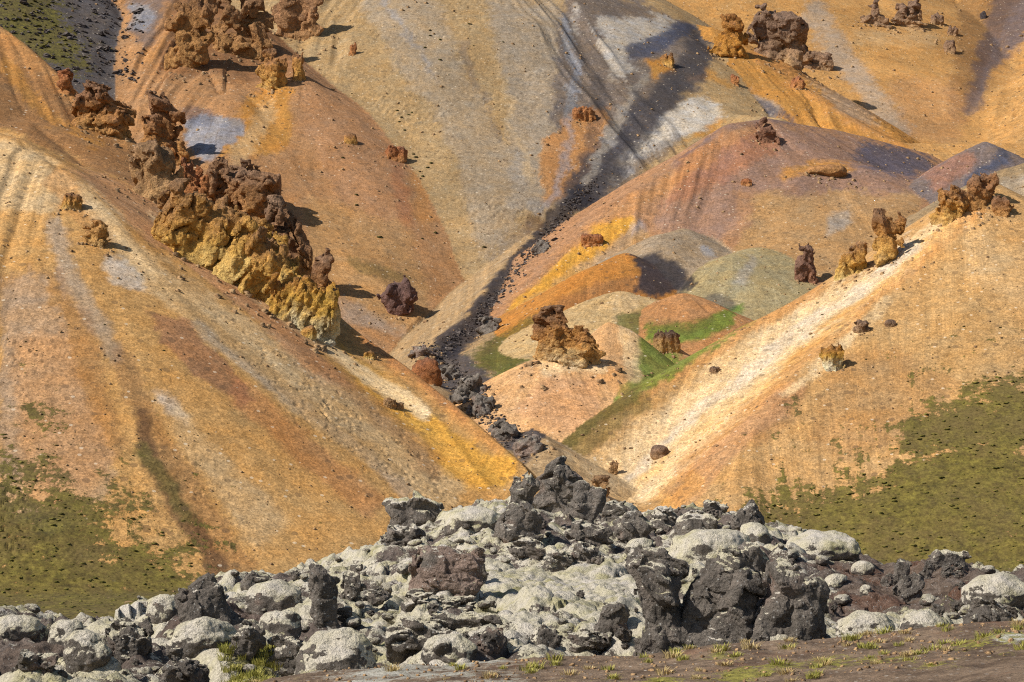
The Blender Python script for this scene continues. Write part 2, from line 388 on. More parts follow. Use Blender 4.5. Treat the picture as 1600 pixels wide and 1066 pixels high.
    (ML, 'pink', .45, 16, .7, .5, [(470, 30), (560, 60), (640, 230), (660, 420), (540, 330), (470, 200)]),
    (ML, 'ochre', .75, 14, .6, .6, [(390, 150), (450, 130), (460, 220), (390, 250), (330, 240)]),
    (ML, 'pale', .55, 12, .6, .5, strip([(420, 160), (390, 220), (360, 260)], 24, 30)),
    (ML, 'blue', .8, 8, .7, .9, [(290, 185), (340, 182), (388, 188), (370, 220), (320, 245), (292, 225)]),
    (ML, 'dblue', .45, 8, .3, .6, [(284, 165), (330, 170), (340, 190), (295, 195)]),
    (ML, 'orange', .6, 12, .7, .4, strip([(520, 5), (600, 110), (650, 240), (670, 360)], 26, 34)),
    (ML, 'rust', .5, 10, .6, .6, strip([(615, 245), (630, 300), (640, 360)], 24)),
    (ML, 'tan', .5, 20, .7, .4, [(480, 300), (640, 350), (700, 540), (540, 470), (480, 400)]),
    (ML, 'lgrey', .5, 14, .3, .6, [(525, 455), (600, 500), (690, 545), (640, 530), (540, 500)]),
    (ML, 'olive', .5, 8, .2, .8, strip([(545, 415), (600, 425), (640, 440)], 18)),
    ('dark_slope', 'ochre', .55, 10, .3, .7, strip([(205, 80), (240, 120), (300, 140)], 20)),
    (ML, 'grey', .7, 10, .4, .7, [(195, -30), (280, -30), (262, 40), (240, 80), (205, 60)]),
    (ML, 'blue', .6, 8, .4, .6, [(200, 0), (240, 5), (235, 55), (210, 45)]),
    (ML, 'orange', .6, 8, .4, .6, strip([(262, 0), (252, 60), (232, 100)], 16, 22)),
    (M, 'lgrey', .40, 16, .9, .5, [(560, 0), (680, 0), (760, 170), (830, 280), (760, 420), (690, 200)]),
    (M, 'lgrey', .55, 16, .9, .5, [(760, 0), (880, 0), (880, 150), (850, 330), (800, 330), (790, 150)]),
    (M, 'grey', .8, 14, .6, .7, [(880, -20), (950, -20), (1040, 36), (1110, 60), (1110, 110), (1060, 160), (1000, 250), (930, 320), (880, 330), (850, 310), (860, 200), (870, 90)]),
    (M, 'white', .62, 9, 1.1, 1.0, [(925, 22), (1035, 36), (1050, 45), (1005, 68), (975, 95), (1010, 105), (950, 130), (945, 95)]),
    (M, 'white', .5, 8, .8, .7, strip([(900, 0), (895, 30), (905, 60)], 10)),
    (M, 'dblue', .85, 6, .3, .4, [(975, 72), (1010, 62), (1060, 36), (1100, 40), (1050, 72), (1010, 90), (980, 88)]),
    (M, 'white', .85, 8, 1.0, .7, [(1095, 142), (1140, 182), (1100, 205), (1030, 235), (960, 285), (940, 290), (1010, 200), (1050, 165)]),
    (M, 'grey', .6, 9, .8, .5, [(1040, 215), (1100, 200), (960, 300), (890, 350), (930, 295)]),
    (M, 'ochre', .85, 7, .4, .5, [(1010, 90), (1045, 85), (1060, 120), (1020, 125)]),
    (M, 'ochre', .8, 6, .3, .5, [(1140, 185), (1135, 195), (1100, 215), (1060, 240), (1090, 205)]),
    (M, 'ochre', .7, 6, .4, .5, strip([(1070, 125), (1115, 118), (1150, 135)], 12)),
    (M, 'orange', .8, 6, .6, .8, [(848, 228), (900, 172), (945, 172), (948, 195), (930, 250), (900, 290), (850, 325), (842, 290)]),
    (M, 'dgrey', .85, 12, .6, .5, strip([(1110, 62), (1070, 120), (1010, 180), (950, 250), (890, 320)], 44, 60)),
    (M, 'blue', .5, 5, 1.0, .8, strip([(880, 20), (900, 120), (880, 260), (850, 330)], 10, 14)),
    (M, 'lgrey', .6, 5, 1.1, .9, strip([(1010, 110), (960, 200), (915, 290)], 20, 12)),
    (M, 'dgrey', .7, 5, 1.0, .8, strip([(1000, 130), (975, 220), (930, 310)], 12, 16)),
    (M, 'dgrey', .5, 6, 1.0, .8, strip([(940, 110), (930, 200), (900, 280)], 22, 14)),
    (M, 'blue', .45, 5, 1.2, .7, strip([(600, 0), (640, 60), (690, 130)], 12, 8)),
    (M, 'grey', .45, 6, 1.2, .8, strip([(720, 60), (745, 140), (790, 230)], 16, 12)),
    (M, 'pale', .5, 5, 1.2, .6, strip([(770, 80), (800, 190), (830, 290)], 10, 12)),
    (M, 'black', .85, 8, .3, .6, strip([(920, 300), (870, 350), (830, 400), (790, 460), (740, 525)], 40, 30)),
    (M, 'dbrown', .6, 8, .2, .7, [(815, 340), (850, 330), (850, 370), (825, 380)]),
    (M, 'grey', .4, 14, .5, .8, [(690, 500), (760, 420), (830, 330), (830, 380), (740, 530)]),
    (M, 'lgrey', .6, 8, .4, .8, [(825, 300), (855, 310), (850, 340), (825, 325)]),
    ('far_ridge', 'lgrey', .7, 8, .5, .5, [(1110, 105), (1160, 130), (1230, 175), (1200, 185), (1150, 170)]),
    ('far_ridge', 'dblue', .8, 6, .4, .4, strip([(1130, 120), (1190, 165), (1250, 190)], 10)),
    ('far_ridge', 'brown', .5, 10, .5, .6, [(1160, 40), (1290, 95), (1260, 130), (1180, 90)]),
    ('far_ridge', 'lgrey', .5, 12, .5, .6, [(1240, 110), (1330, 150), (1400, 210), (1330, 190)]),
    ('far_ridge', 'orange', .6, 6, .4, .4, strip([(1180, 80), (1260, 145), (1340, 195), (1430, 238)], 16, 10)),
    (FM, 'lgrey', .6, 14, .7, .6, strip([(1260, 0), (1330, 110), (1420, 220)], 34, 30)),
    (FM, 'dblue', .75, 14, .6, .5, [(1560, -20), (1640, 0), (1600, 60), (1550, 110), (1520, 180), (1500, 190), (1520, 90)]),
    (FM, 'dbrown', .5, 14, .6, .6, [(1500, -20), (1600, -20), (1540, 100), (1500, 200), (1480, 180)]),
    (FM, 'pink', .35, 20, .6, .5, [(1380, 120), (1500, 130), (1500, 230), (1420, 220)]),
    (FM, 'pale', .4, 14, .4, .5, strip([(1330, 60), (1400, 55), (1470, 60)], 26)),
    ('side_hill', 'lgrey', .4, 10, .4, .6, [(1550, 280), (1620, 270), (1620, 330), (1570, 320)]),
]
# how far plants have taken a slope (0..1, broken up later by fine noise)
PLANTS = [
    (L, 1.0, 34, [(-800, 1010), (-800, 760), (20, 770), (60, 800), (120, 800), (200, 785), (255, 815), (300, 870), (325, 905), (300, 960), (200, 1010)]),
    (L, .45, 30, [(-800, 620), (60, 660), (120, 700), (220, 680), (270, 790), (200, 800), (60, 800), (-800, 780)]),
    (L, .62, 10, strip([(420, 760), (470, 810), (530, 860)], 14, 22)),
    (R, 1.0, 22, [(1120, 830), (1165, 742), (1190, 735), (1200, 790), (1270, 780), (1330, 740), (1400, 700), (1400, 665), (1470, 640), (1530, 610), (1590, 570), (2400, 560), (2400, 1010), (1100, 1010)]),
    (R, .50, 26, [(1200, 740), (1330, 650), (1480, 560), (1600, 520), (2400, 520), (2400, 580), (1560, 620), (1400, 700), (1260, 790)]),
    (R, .62, 12, strip([(1560, 520), (1600, 560), (1640, 600)], 20)),
    ('dark_slope', 1.15, 16, [(-60, -40), (70, -30), (95, 30), (135, 80), (155, 125), (110, 130), (60, 80), (-60, 60)]),
    (FL, .95, 20, [(-800, 840), (300, 860), (420, 930), (420, 1066), (-800, 1066)]), (FL, .95, 20, [(1180, 800), (2400, 800), (2400, 1066), (1180, 1066)]),
]

_PX0, _PY0, _PW, _PH, _PS = -800, -340, 1600, 800, 2.0     # the plan of the stains: 2 photo pixels a cell

def _poly_mask(poly, feather):
    gx = _PX0 + (np.arange(_PW) + .5) * _PS; gy = _PY0 + (np.arange(_PH) + .5) * _PS
    p = np.array(poly, float)
    pad = feather * 2 + 6
    x0, x1 = np.searchsorted(gx, [p[:, 0].min() - pad, p[:, 0].max() + pad]); y0, y1 = np.searchsorted(gy, [p[:, 1].min() - pad, p[:, 1].max() + pad])
    x0, y0 = max(x0, 0), max(y0, 0); x1 = max(x1, x0 + 2); y1 = max(y1, y0 + 2)
    X, Y = np.meshgrid(gx[x0:x1], gy[y0:y1])
    m = np.zeros(X.shape, bool)
    for (ax, ay), (bx, by) in zip(p, np.roll(p, -1, 0)):
        if ay == by: continue
        c = ((ay > Y) != (by > Y)) & (X < (bx - ax) * (Y - ay) / (by - ay) + ax)
        m ^= c
    m = m.astype(np.float32)
    r = max(1, int(round(feather / _PS / 1.7)))
    for _ in range(3):
        for ax in (0, 1):
            q = np.pad(m, [(r + 1, r) if a == ax else (0, 0) for a in (0, 1)], mode='edge').cumsum(ax)
            n = m.shape[ax]
            m = (np.take(q, np.arange(2 * r + 1, 2 * r + 1 + n), ax) - np.take(q, np.arange(0, n), ax)) / (2 * r + 1)
    return m, x0, y0

def _sample(m, x0, y0, px, py):
    fx = (px - _PX0) / _PS - .5 - x0; fy = (py - _PY0) / _PS - .5 - y0
    ok = (fx >= 0) & (fy >= 0) & (fx < m.shape[1] - 1.01) & (fy < m.shape[0] - 1.01)
    ix = np.clip(fx, 0, m.shape[1] - 1.02); iy = np.clip(fy, 0, m.shape[0] - 1.02)
    a = ix.astype(int); b = iy.astype(int); u = ix - a; v = iy - b
    r = (m[b, a] * (1 - u) + m[b, np.minimum(a + 1, m.shape[1] - 1)] * u) * (1 - v) + (m[np.minimum(b + 1, m.shape[0] - 1), a] * (1 - u) + m[np.minimum(b + 1, m.shape[0] - 1), np.minimum(a + 1, m.shape[1] - 1)] * u) * v
    return np.where(ok, r, 0)

def paint(x, y, z, owner, u, d):
    """mineral colour (linear) and plant cover of points of the ground, flat arrays"""
    px = CX + F * x / y; py = H0 - F * z / y
    s1 = fbm(u / .9, d / 70, oct=3); s2 = fbm(u / 3.5 + 9, d / 90, oct=3)
    streak = .55 * s1 + .65 * s2 + .45 * fbm(u / .33, d / 35, oct=2)
    blot = .6 * fbm(x / 4.5 + 3, y / 4.5, z / 4.5, oct=5, gain=.62) + .6 * fbm(x / 1.1 + 3, y / 1.1, z / 1.1, oct=3)
    kx = 20 * fbm(x / 9 + 50, y / 9, z / 9, oct=5, gain=.6); ky = 20 * fbm(x / 9 + 90, y / 9, z / 9, oct=5, gain=.6)
    col = np.zeros(x.shape + (3,), np.float32)
    for n, c in BASE.items():
        col[owner == OWNERS.index(n)] = lin(c)
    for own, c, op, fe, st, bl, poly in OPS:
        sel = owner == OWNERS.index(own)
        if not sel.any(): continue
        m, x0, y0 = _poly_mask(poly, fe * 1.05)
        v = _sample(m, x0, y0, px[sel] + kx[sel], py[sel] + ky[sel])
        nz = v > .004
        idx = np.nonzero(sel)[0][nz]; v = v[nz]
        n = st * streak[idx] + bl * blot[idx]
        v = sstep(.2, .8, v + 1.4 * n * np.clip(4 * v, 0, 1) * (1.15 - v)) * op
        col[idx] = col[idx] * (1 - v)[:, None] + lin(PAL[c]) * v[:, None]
    pl = np.zeros(x.shape, np.float32)
    for own, amt, fe, poly in PLANTS:
        sel = owner == OWNERS.index(own)
        if not sel.any(): continue
        m, x0, y0 = _poly_mask(poly, fe * 3.2)
        v = _sample(m, x0, y0, px[sel] + kx[sel], py[sel] + ky[sel]) * amt
        pl[sel] = np.maximum(pl[sel], v)
    pl = np.where(pl > .02, pl + .30 * s1 + .45 * s2 * (1.15 - pl) + .42 * blot, 0)
    # streaks and blotches of lighter and darker scree everywhere
    big = fbm(x / 18, y / 18, z / 18, oct=3)
    col = col * np.exp(.13 * s2 + .12 * s1 + .07 * blot + .07 * big + .10 * fbm(u / .35, d / 40, oct=2))[:, None]
    hue = (.07 * s1 + .07 * fbm(x / 6, y / 6 + 40, z / 6, oct=3))[:, None]
    col = col * (1 + hue * np.array([.6, 0, -1.1], np.float32))
    deep = np.ones(len(OWNERS), np.float32) * .86
    for n_, q_ in (('mountain', .80), ('mountain_left', .80), ('middle_hill', .80), ('far_mountain', .84), ('far_ridge', .84), ('near_right', .82), ('mound', .92), ('dark_slope', .75)):
        deep[OWNERS.index(n_)] = q_
    return np.clip(col * deep[owner][:, None], .01, .9), np.clip(pl, 0, 1)
# ---------------------------------------------------------------- mesh and material helpers
K = 1.12                                   # full sun on a surface shows its base colour about this many times brighter

def tag(o, label=None, cat=None, group=None, kind=None):
    for k, v in (('label', label), ('category', cat), ('group', group), ('kind', kind)):
        if v: o[k] = v
    return o

def mesh_from(name, verts, faces, attrs=None, normals=None, mat=None, smooth=True):
    """faces: an (n,3) or (n,4) index array"""
    me = bpy.data.meshes.new(name)
    n, k = faces.shape
    me.vertices.add(len(verts)); me.vertices.foreach_set('co', np.ascontiguousarray(verts, np.float32).ravel())
    me.loops.add(n * k); me.loops.foreach_set('vertex_index', np.ascontiguousarray(faces, np.int32).ravel())
    me.polygons.add(n); me.polygons.foreach_set('loop_start', np.arange(0, n * k, k, dtype=np.int32))
    me.update(calc_edges=True)
    me.polygons.foreach_set('use_smooth', np.full(n, smooth, bool))
    for key, a in (attrs or {}).items():
        if a.ndim == 1:
            me.attributes.new(key, 'FLOAT', 'POINT').data.foreach_set('value', a.astype(np.float32))
        elif key == 'stain':
            c = np.ones((len(a), 4), np.float32); c[:, :3] = a
            me.attributes.new(key, 'FLOAT_COLOR', 'POINT').data.foreach_set('color', c.ravel())
        else:
            me.attributes.new(key, 'FLOAT_VECTOR', 'POINT').data.foreach_set('vector', a.astype(np.float32).ravel())
    if normals is not None:
        me.normals_split_custom_set_from_vertices(normals.astype(np.float32))
    if mat: me.materials.append(mat)
    return me

def link(name, me, parent=None, loc=None):
    o = bpy.data.objects.new(name, me)
    scene.collection.objects.link(o)
    if loc is not None: o.location = loc
    if parent is not None: o.parent = parent
    return o

def subset(faces, sel, verts, attrs, normals=None):
    f = faces[sel]; ids, inv = np.unique(f.ravel(), return_inverse=True)
    return verts[ids], inv.reshape(f.shape), {k: a[ids] for k, a in attrs.items()}, None if normals is None else normals[ids]

class Nodes:
    def __init__(s, name):
        s.m = bpy.data.materials.new(name); s.m.use_nodes = True
        s.t = s.m.node_tree; s.b = s.t.nodes['Principled BSDF']
        s.b.inputs['Roughness'].default_value = .92
        s.b.inputs['Specular IOR Level'].default_value = .15
        s.co = s.n('ShaderNodeTexCoord').outputs['Object']
    def n(s, kind, **kw):
        x = s.t.nodes.new(kind)
        for k, v in kw.items(): setattr(x, k, v)
        return x
    def put(s, sock, v):
        if hasattr(v, 'is_linked') or hasattr(v, 'links'): s.t.links.new(v, sock)
        else: sock.default_value = v
    def attr(s, name, out='Fac'):
        return s.n('ShaderNodeAttribute', attribute_name=name).outputs[out]
    def noise(s, scale, detail=4, rough=.55, vec=None, out='Fac'):
        x = s.n('ShaderNodeTexNoise'); s.put(x.inputs['Vector'], vec or s.co)
        x.inputs['Scale'].default_value = scale; x.inputs['Detail'].default_value = detail; x.inputs['Roughness'].default_value = rough
        return x.outputs[out]
    def voro(s, scale, out='Color', feature='F1', vec=None, rand=1.0):
        x = s.n('ShaderNodeTexVoronoi', feature=feature); s.put(x.inputs['Vector'], vec or s.co)
        x.inputs['Scale'].default_value = scale; x.inputs['Randomness'].default_value = rand
        return x.outputs[out]
    def math(s, op, a, b=0.0, c=0.0, clamp=False):
        x = s.n('ShaderNodeMath', operation=op, use_clamp=clamp)
        for i, v in enumerate((a, b, c)): s.put(x.inputs[i], v)
        return x.outputs[0]
    def remap(s, v, a, b, c=0.0, d=1.0, smooth=False):
        x = s.n('ShaderNodeMapRange', interpolation_type='SMOOTHSTEP' if smooth else 'LINEAR')
        for i, q in enumerate((v, a, b, c, d)): s.put(x.inputs[i], q)
        return x.outputs[0]
    def mix(s, f, a, b, blend='MIX'):
        x = s.n('ShaderNodeMix', data_type='RGBA', blend_type=blend)
        s.put(x.inputs[0], f)
        for i, v in ((6, a), (7, b)):
            s.put(x.inputs[i], v if hasattr(v, 'links') else (*v[:3], 1.0))
        return x.outputs[2]
    def scale(s, col, v):
        x = s.n('ShaderNodeVectorMath', operation='SCALE'); s.put(x.inputs[0], col); s.put(x.inputs['Scale'], v)
        return x.outputs[0]
    def vmul(s, vec, m):
        x = s.n('ShaderNodeVectorMath', operation='MULTIPLY'); s.put(x.inputs[0], vec); x.inputs[1].default_value = m
        return x.outputs[0]
    def sep(s, v, i=0):
        x = s.n('ShaderNodeSeparateXYZ'); s.put(x.inputs[0], v); return x.outputs[i]
    def bump(s, h, dist, strength=1.0, normal=None):
        x = s.n('ShaderNodeBump'); s.put(x.inputs['Height'], h)
        x.inputs['Distance'].default_value = dist; x.inputs['Strength'].default_value = strength
        if normal: s.put(x.inputs['Normal'], normal)
        return x.outputs[0]
    def done(s, col, nrm=None):
        s.put(s.b.inputs['Base Color'], col)
        if nrm: s.put(s.b.inputs['Normal'], nrm)
        return s.m

def rgb(c, k=K):
    v = lin(c) / k
    return (float(v[0]), float(v[1]), float(v[2]))

def make_scree(grain=1.0, name='scree'):
    m = Nodes(name)
    col = m.attr('stain', 'Color')
    fall = m.attr('fall', 'Vector')
    # stones of the scree, each of its own shade; fine dust between
    v1 = m.sep(m.voro(2.4 * grain), 0); v2 = m.sep(m.voro(.95 * grain), 1)
    n1 = m.noise(.55 * grain, 7, .68); n2 = m.noise(1.9 * grain, 5, .65)
    st = m.noise(1.0, 5, .62, vec=m.vmul(fall, (2.6, .07, 0.0)))
    st2 = m.noise(1.0, 4, .6, vec=m.vmul(fall, (.45, .03, 0.0)))
    v0 = m.sep(m.voro(6.0 * grain), 2)
    f = m.math('MULTIPLY', m.remap(v0, 0, 1, .70, 1.27), m.remap(v1, 0, 1, .84, 1.15))
    f = m.math('MULTIPLY', f, m.remap(v2, 0, 1, .92, 1.08))
    f = m.math('MULTIPLY', f, m.remap(n1, .28, .72, .88, 1.12))
    f = m.math('MULTIPLY', f, m.remap(n2, .3, .7, .90, 1.10))
    f = m.math('MULTIPLY', f, m.remap(st, .3, .7, .86, 1.13))
    f = m.math('MULTIPLY', f, m.remap(st2, .3, .7, .88, 1.12))
    c = m.scale(col, f)
    # thin dark runs of coarse stones down the fall line
    run = m.noise(1.0, 4, .6, vec=m.vmul(fall, (3.4, .055, 0.0)))
    run = m.math('MULTIPLY', m.remap(run, .57, .68), m.remap(m.noise(.11 * grain, 4, .6), .42, .60))
    run = m.math('MULTIPLY', run, m.remap(m.noise(1.5 * grain, 4, .7), .40, .60))
    c = m.mix(m.math('MULTIPLY', run, .55), c, rgb((112, 86, 58)))
    # iron tints
    tint = m.mix(m.remap(m.noise(.23 * grain, 6, .7), .35, .65), (1.06, .98, .86), (.95, 1.0, 1.10))
    c = m.mix(1.0, c, tint, 'MULTIPLY')
    # scattered darker stones and pale ones
    d1 = m.voro(.62 * grain, 'Distance'); k1 = m.sep(m.voro(.62 * grain), 2)
    cl = m.noise(.09 * grain, 4, .6)
    on = m.math('MULTIPLY', m.math('LESS_THAN', d1, .26), m.math('LESS_THAN', k1, m.remap(cl, .40, .62, .02, .46)))
    c = m.mix(m.math('MULTIPLY', on, .72), c, m.mix(.35, rgb((92, 72, 54)), col))
    d2 = m.voro(1.15 * grain, 'Distance'); k2 = m.sep(m.voro(1.15 * grain), 0)
    on2 = m.math('MULTIPLY', m.math('LESS_THAN', d2, .24), m.math('LESS_THAN', k2, .10))
    c = m.mix(m.math('MULTIPLY', on2, .45), c, rgb((240, 220, 188)))
    # moss and grass where plants have taken hold
    pl = m.attr('plants')
    g1 = m.noise(.42 * grain, 8, .72); g2 = m.noise(1.6 * grain, 5, .7, vec=None)
    gs = m.noise(1.0, 5, .65, vec=m.vmul(fall, (.9, .10, 0.0)))
    q = m.math('ADD', pl, m.math('MULTIPLY', m.math('SUBTRACT', g1, .5), 1.5))
    q = m.math('ADD', q, m.math('MULTIPLY', m.math('SUBTRACT', g2, .5), 1.1))
    q = m.math('ADD', q, m.math('MULTIPLY', m.math('SUBTRACT', gs, .5), .55))
    q = m.math('ADD', q, m.math('MULTIPLY', m.math('SUBTRACT', m.noise(.13 * grain, 4, .6), .5), 1.5))
    q = m.math('MULTIPLY', m.remap(q, .44, .62, 0, 1, True), m.math('GREATER_THAN', pl, .03))
    gc = m.mix(m.remap(m.noise(.8 * grain, 7, .75), .34, .66), rgb((54, 52, 26)), rgb((126, 114, 48)))
    gc = m.mix(m.remap(m.noise(.16 * grain, 5, .65), .4, .64, 0, .75), gc, rgb((98, 84, 50)))
    gc = m.scale(gc, m.remap(m.noise(2.6 * grain, 4, .75), .3, .7, .45, 1.6))
    c = m.mix(m.math('MULTIPLY', q, .93), c, gc)
    h = m.math('ADD', m.math('MULTIPLY', n2, .4), m.math('MULTIPLY', v1, .28))
    h = m.math('ADD', h, m.math('MULTIPLY', v0, .16))
    h = m.math('ADD', h, m.math('MULTIPLY', m.math('MULTIPLY', q, g2), .5))
    h = m.math('ADD', h, m.math('MULTIPLY', on, .5))
    return m.done(c, m.bump(h, .17 / grain, .8))

def make_crag():
    m = Nodes('crag_rock')
    col = m.attr('stain', 'Color')
    n1 = m.noise(1.3, 7, .7); n2 = m.noise(4.0, 5, .65)
    v = m.sep(m.voro(1.9), 0)
    f = m.math('MULTIPLY', m.remap(n1, .3, .7, .55, 1.42), m.remap(n2, .3, .7, .72, 1.26))
    f = m.math('MULTIPLY', f, m.remap(v, 0, 1, .86, 1.13))
    c = m.scale(col, f)
    c = m.mix(m.remap(m.noise(.6, 6, .7), .52, .68, 0, .5), c, rgb((118, 90, 74)))
    h = m.math('ADD', n1, m.math('MULTIPLY', n2, .45))
    return m.done(c, m.bump(h, .75, 1.0))

def make_lava(name='lava_rock'):
    m = Nodes(name)
    n1 = m.noise(3.2, 8, .72); n2 = m.noise(11, 6, .7)
    col = m.attr('stain', 'Color')
    f = m.math('MULTIPLY', m.remap(n1, .3, .7, .55, 1.5), m.remap(n2, .3, .7, .70, 1.35))
    rock = m.scale(col, f)
    rock = m.mix(m.remap(m.noise(1.6, 6, .7), .50, .68, 0, .75), rock, rgb((150, 134, 120)))
    spk = m.math('MULTIPLY', m.math('LESS_THAN', m.voro(17, 'Distance'), .27), m.math('LESS_THAN', m.sep(m.voro(17), 0), .20))
    rock = m.mix(m.math('MULTIPLY', spk, .65), rock, rgb((205, 200, 190)))
    # woolly fringe moss, grey-white where dry, yellow-green where damp
    mo = m.attr('moss')
    g1 = m.noise(1.1, 6, .62); g2 = m.noise(5.5, 6, .68); g3 = m.noise(21, 4, .65)
    mc = m.mix(m.remap(g1, .36, .66), rgb((226, 213, 194)), rgb((216, 203, 160)))
    mc = m.mix(m.remap(m.noise(.55, 5, .6), .52, .68, 0, .85), mc, rgb((174, 164, 108)))
    mc = m.mix(m.remap(g2, .50, .70, 0, .50), mc, rgb((128, 120, 106)))
    mc = m.scale(mc, m.math('MULTIPLY', m.remap(g3, .3, .7, .74, 1.2), m.remap(g2, .3, .7, .78, 1.16)))
    q = m.math('ADD', mo, m.math('MULTIPLY', m.math('SUBTRACT', g2, .5), 1.1))
    q = m.math('ADD', q, m.math('MULTIPLY', m.math('SUBTRACT', g3, .5), .7))
    q = m.remap(q, .44, .58, 0, 1, True)
    # tufts of grass in damp pockets
    gr = m.attr('plants')
    gq = m.remap(m.math('ADD', gr, m.math('MULTIPLY', m.math('SUBTRACT', g2, .5), 1.0)), .48, .66, 0, 1, True)
    gcol = m.mix(m.remap(m.noise(9, 5, .7), .35, .65), rgb((104, 100, 42)), rgb((172, 158, 72)))
    c = m.mix(q, rock, mc)
    c = m.mix(m.math('MULTIPLY', gq, .85), c, gcol)
    h = m.math('ADD', m.math('MULTIPLY', n1, .9), m.math('MULTIPLY', n2, .5))
    hm = m.math('ADD', m.math('MULTIPLY', g2, .55), m.math('MULTIPLY', g3, .28))
    hh = m.n('ShaderNodeMix', data_type='FLOAT'); m.put(hh.inputs[0], q); m.put(hh.inputs[2], h); m.put(hh.inputs[3], hm)
    return m.done(c, m.bump(hh.outputs[0], .26, 1.0))

def make_bank():
    m = Nodes('bank_soil')
    n1 = m.noise(1.6, 8, .72); n2 = m.noise(9, 6, .7); n3 = m.noise(40, 4, .6)
    soil = m.mix(m.remap(n1, .38, .62), rgb((96, 78, 62)), rgb((146, 122, 98)))
    soil = m.mix(m.remap(m.noise(.9, 6, .7), .55, .70, 0, .8), soil, rgb((132, 92, 68)))
    soil = m.scale(soil, m.math('MULTIPLY', m.remap(n2, .3, .7, .66, 1.3), m.remap(n3, .3, .7, .75, 1.25)))
    li = m.mix(m.remap(n2, .4, .65), rgb((196, 190, 174)), rgb((136, 128, 110)))
    li = m.scale(li, m.remap(n3, .3, .7, .8, 1.16))
    q = m.math('ADD', m.attr('moss'), m.math('ADD', m.math('MULTIPLY', m.math('SUBTRACT', n1, .5), .8), m.math('MULTIPLY', m.math('SUBTRACT', n2, .5), .7)))
    c = m.mix(m.remap(q, .45, .62, 0, 1, True), soil, li)
    gr = m.math('ADD', m.attr('plants'), m.math('ADD', m.math('MULTIPLY', m.math('SUBTRACT', n2, .5), 1.0), m.math('MULTIPLY', m.math('SUBTRACT', n3, .5), .5)))
    gcol = m.mix(m.remap(m.noise(14, 5, .7), .35, .65), rgb((98, 94, 36)), rgb((170, 160, 70)))
    pb = m.voro(16, 'Distance'); pk = m.sep(m.voro(16), 0)
    pq = m.math('MULTIPLY', m.math('LESS_THAN', pb, .34), m.math('LESS_THAN', pk, .16))
    c = m.mix(m.math('MULTIPLY', pq, .7), c, m.mix(m.sep(m.voro(16), 1), rgb((90, 80, 74)), rgb((196, 182, 164))))
    c = m.mix(m.remap(gr, .5, .66, 0, .85, True), c, gcol)
    return m.done(c, m.bump(m.math('ADD', m.math('MULTIPLY', n2, .7), m.math('MULTIPLY', n3, .35)), .06, .9))

SCREE = make_scree(); CRAG = make_crag(); LAVA = make_lava(); BANK = make_bank()

# ---------------------------------------------------------------- the hills, the mountain and the valley floor
T_COLS = np.concatenate([np.arange(-800, -60, 16.0), np.arange(-60, 1660, 3.1), np.arange(1660, 2400, 16.0)])
_d = list(np.arange(116, 158, 2.5))
while _d[-1] < 840: _d.append(_d[-1] * 1.0025)
T_D = np.array(_d)
GX = (T_COLS[None] - CX) / F * T_D[:, None]; GY = np.repeat(T_D[:, None], len(T_COLS), 1)
GZ, GO, GU, GD = terrain(GX, GY)
GROW = H0 - F * GZ / GY
print('terrain', time.time() - T0)

def grid_normals(X, Y, Z):
    V = np.stack([X, Y, Z], -1)
    a = np.gradient(V, axis=0); b = np.gradient(V, axis=1)
    n = np.cross(b, a); n /= np.linalg.norm(n, axis=-1, keepdims=True)
    n[n[..., 2] < 0] *= -1
    return n.reshape(-1, 3)

def grid_faces(r, c):
    i = np.arange(r - 1)[:, None] * c + np.arange(c - 1)[None]
    return np.stack([i, i + 1, i + c + 1, i + c], -1).reshape(-1, 4)

stain, plants = paint(GX.ravel(), GY.ravel(), GZ.ravel(), GO.ravel(), GU.ravel(), GD.ravel())
stain /= K
print('paint', time.time() - T0)
tv = np.stack([GX, GY, GZ], -1).reshape(-1, 3); tf = grid_faces(*GX.shape)
tn = grid_normals(GX, GY, GZ)
tattr = dict(stain=stain, plants=plants, fall=np.stack([GU.ravel(), GD.ravel(), 0 * GU.ravel()], -1))
fo = GO.ravel()[tf[:, 0]]
LAND = {
    'floor': ('valley_floor', 'dark stony valley floor with a stream bed running up between the hills', 'valley floor'),
    'near_left': ('hill', 'steep golden scree hill with pale streaks, a jagged crag along its ridge', 'hill'),
    'near_right': ('hill', 'tan scree hill with a cream flank and green moss over its foot', 'hill'),
    'mound': ('mound', 'low pinkish scree mound below the ragged ochre outcrop in the valley', 'mound'),
    'middle_hill': ('hill', 'rounded pinkish brown hill behind the knolls, with a purple-grey top', 'hill'),
    'ridge_blue': ('ridge', 'small blue-grey ridge behind the cream-flanked hill', 'ridge'),
    'knoll_ochre': ('knoll', 'ochre brown knoll with a black scar on one side', 'knoll'),
    'knoll_tan': ('knoll', 'pale tan knoll behind the ragged ochre outcrop', 'knoll'),
    'knoll_brown': ('knoll', 'smooth brown knoll rimmed by green at its foot', 'knoll'),
    'knoll_grey': ('knoll', 'grey knoll with a black lower half', 'knoll'),
    'knoll_pale': ('knoll', 'pale greyish green knoll with a white streak', 'knoll'),
    'mountain_left': ('mountain', 'orange-brown mountain flank fanning down below dark crags', 'mountain'),
    'mountain': ('mountain', 'broad tan mountain face with a grey and white mineral bowl', 'mountain'),
    'far_ridge': ('ridge', 'orange ridge slanting down behind the pinkish brown hill', 'ridge'),
    'far_mountain': ('mountain', 'farthest ochre mountain bowl with a dark blue-grey gully', 'mountain'),
    'dark_slope': ('slope', 'dark grey stony slope with green moss patches', 'slope'),
    'side_hill': ('hill', 'greyish tan hillside behind the brown ridge crag', 'hill'),
}
used_names = {}
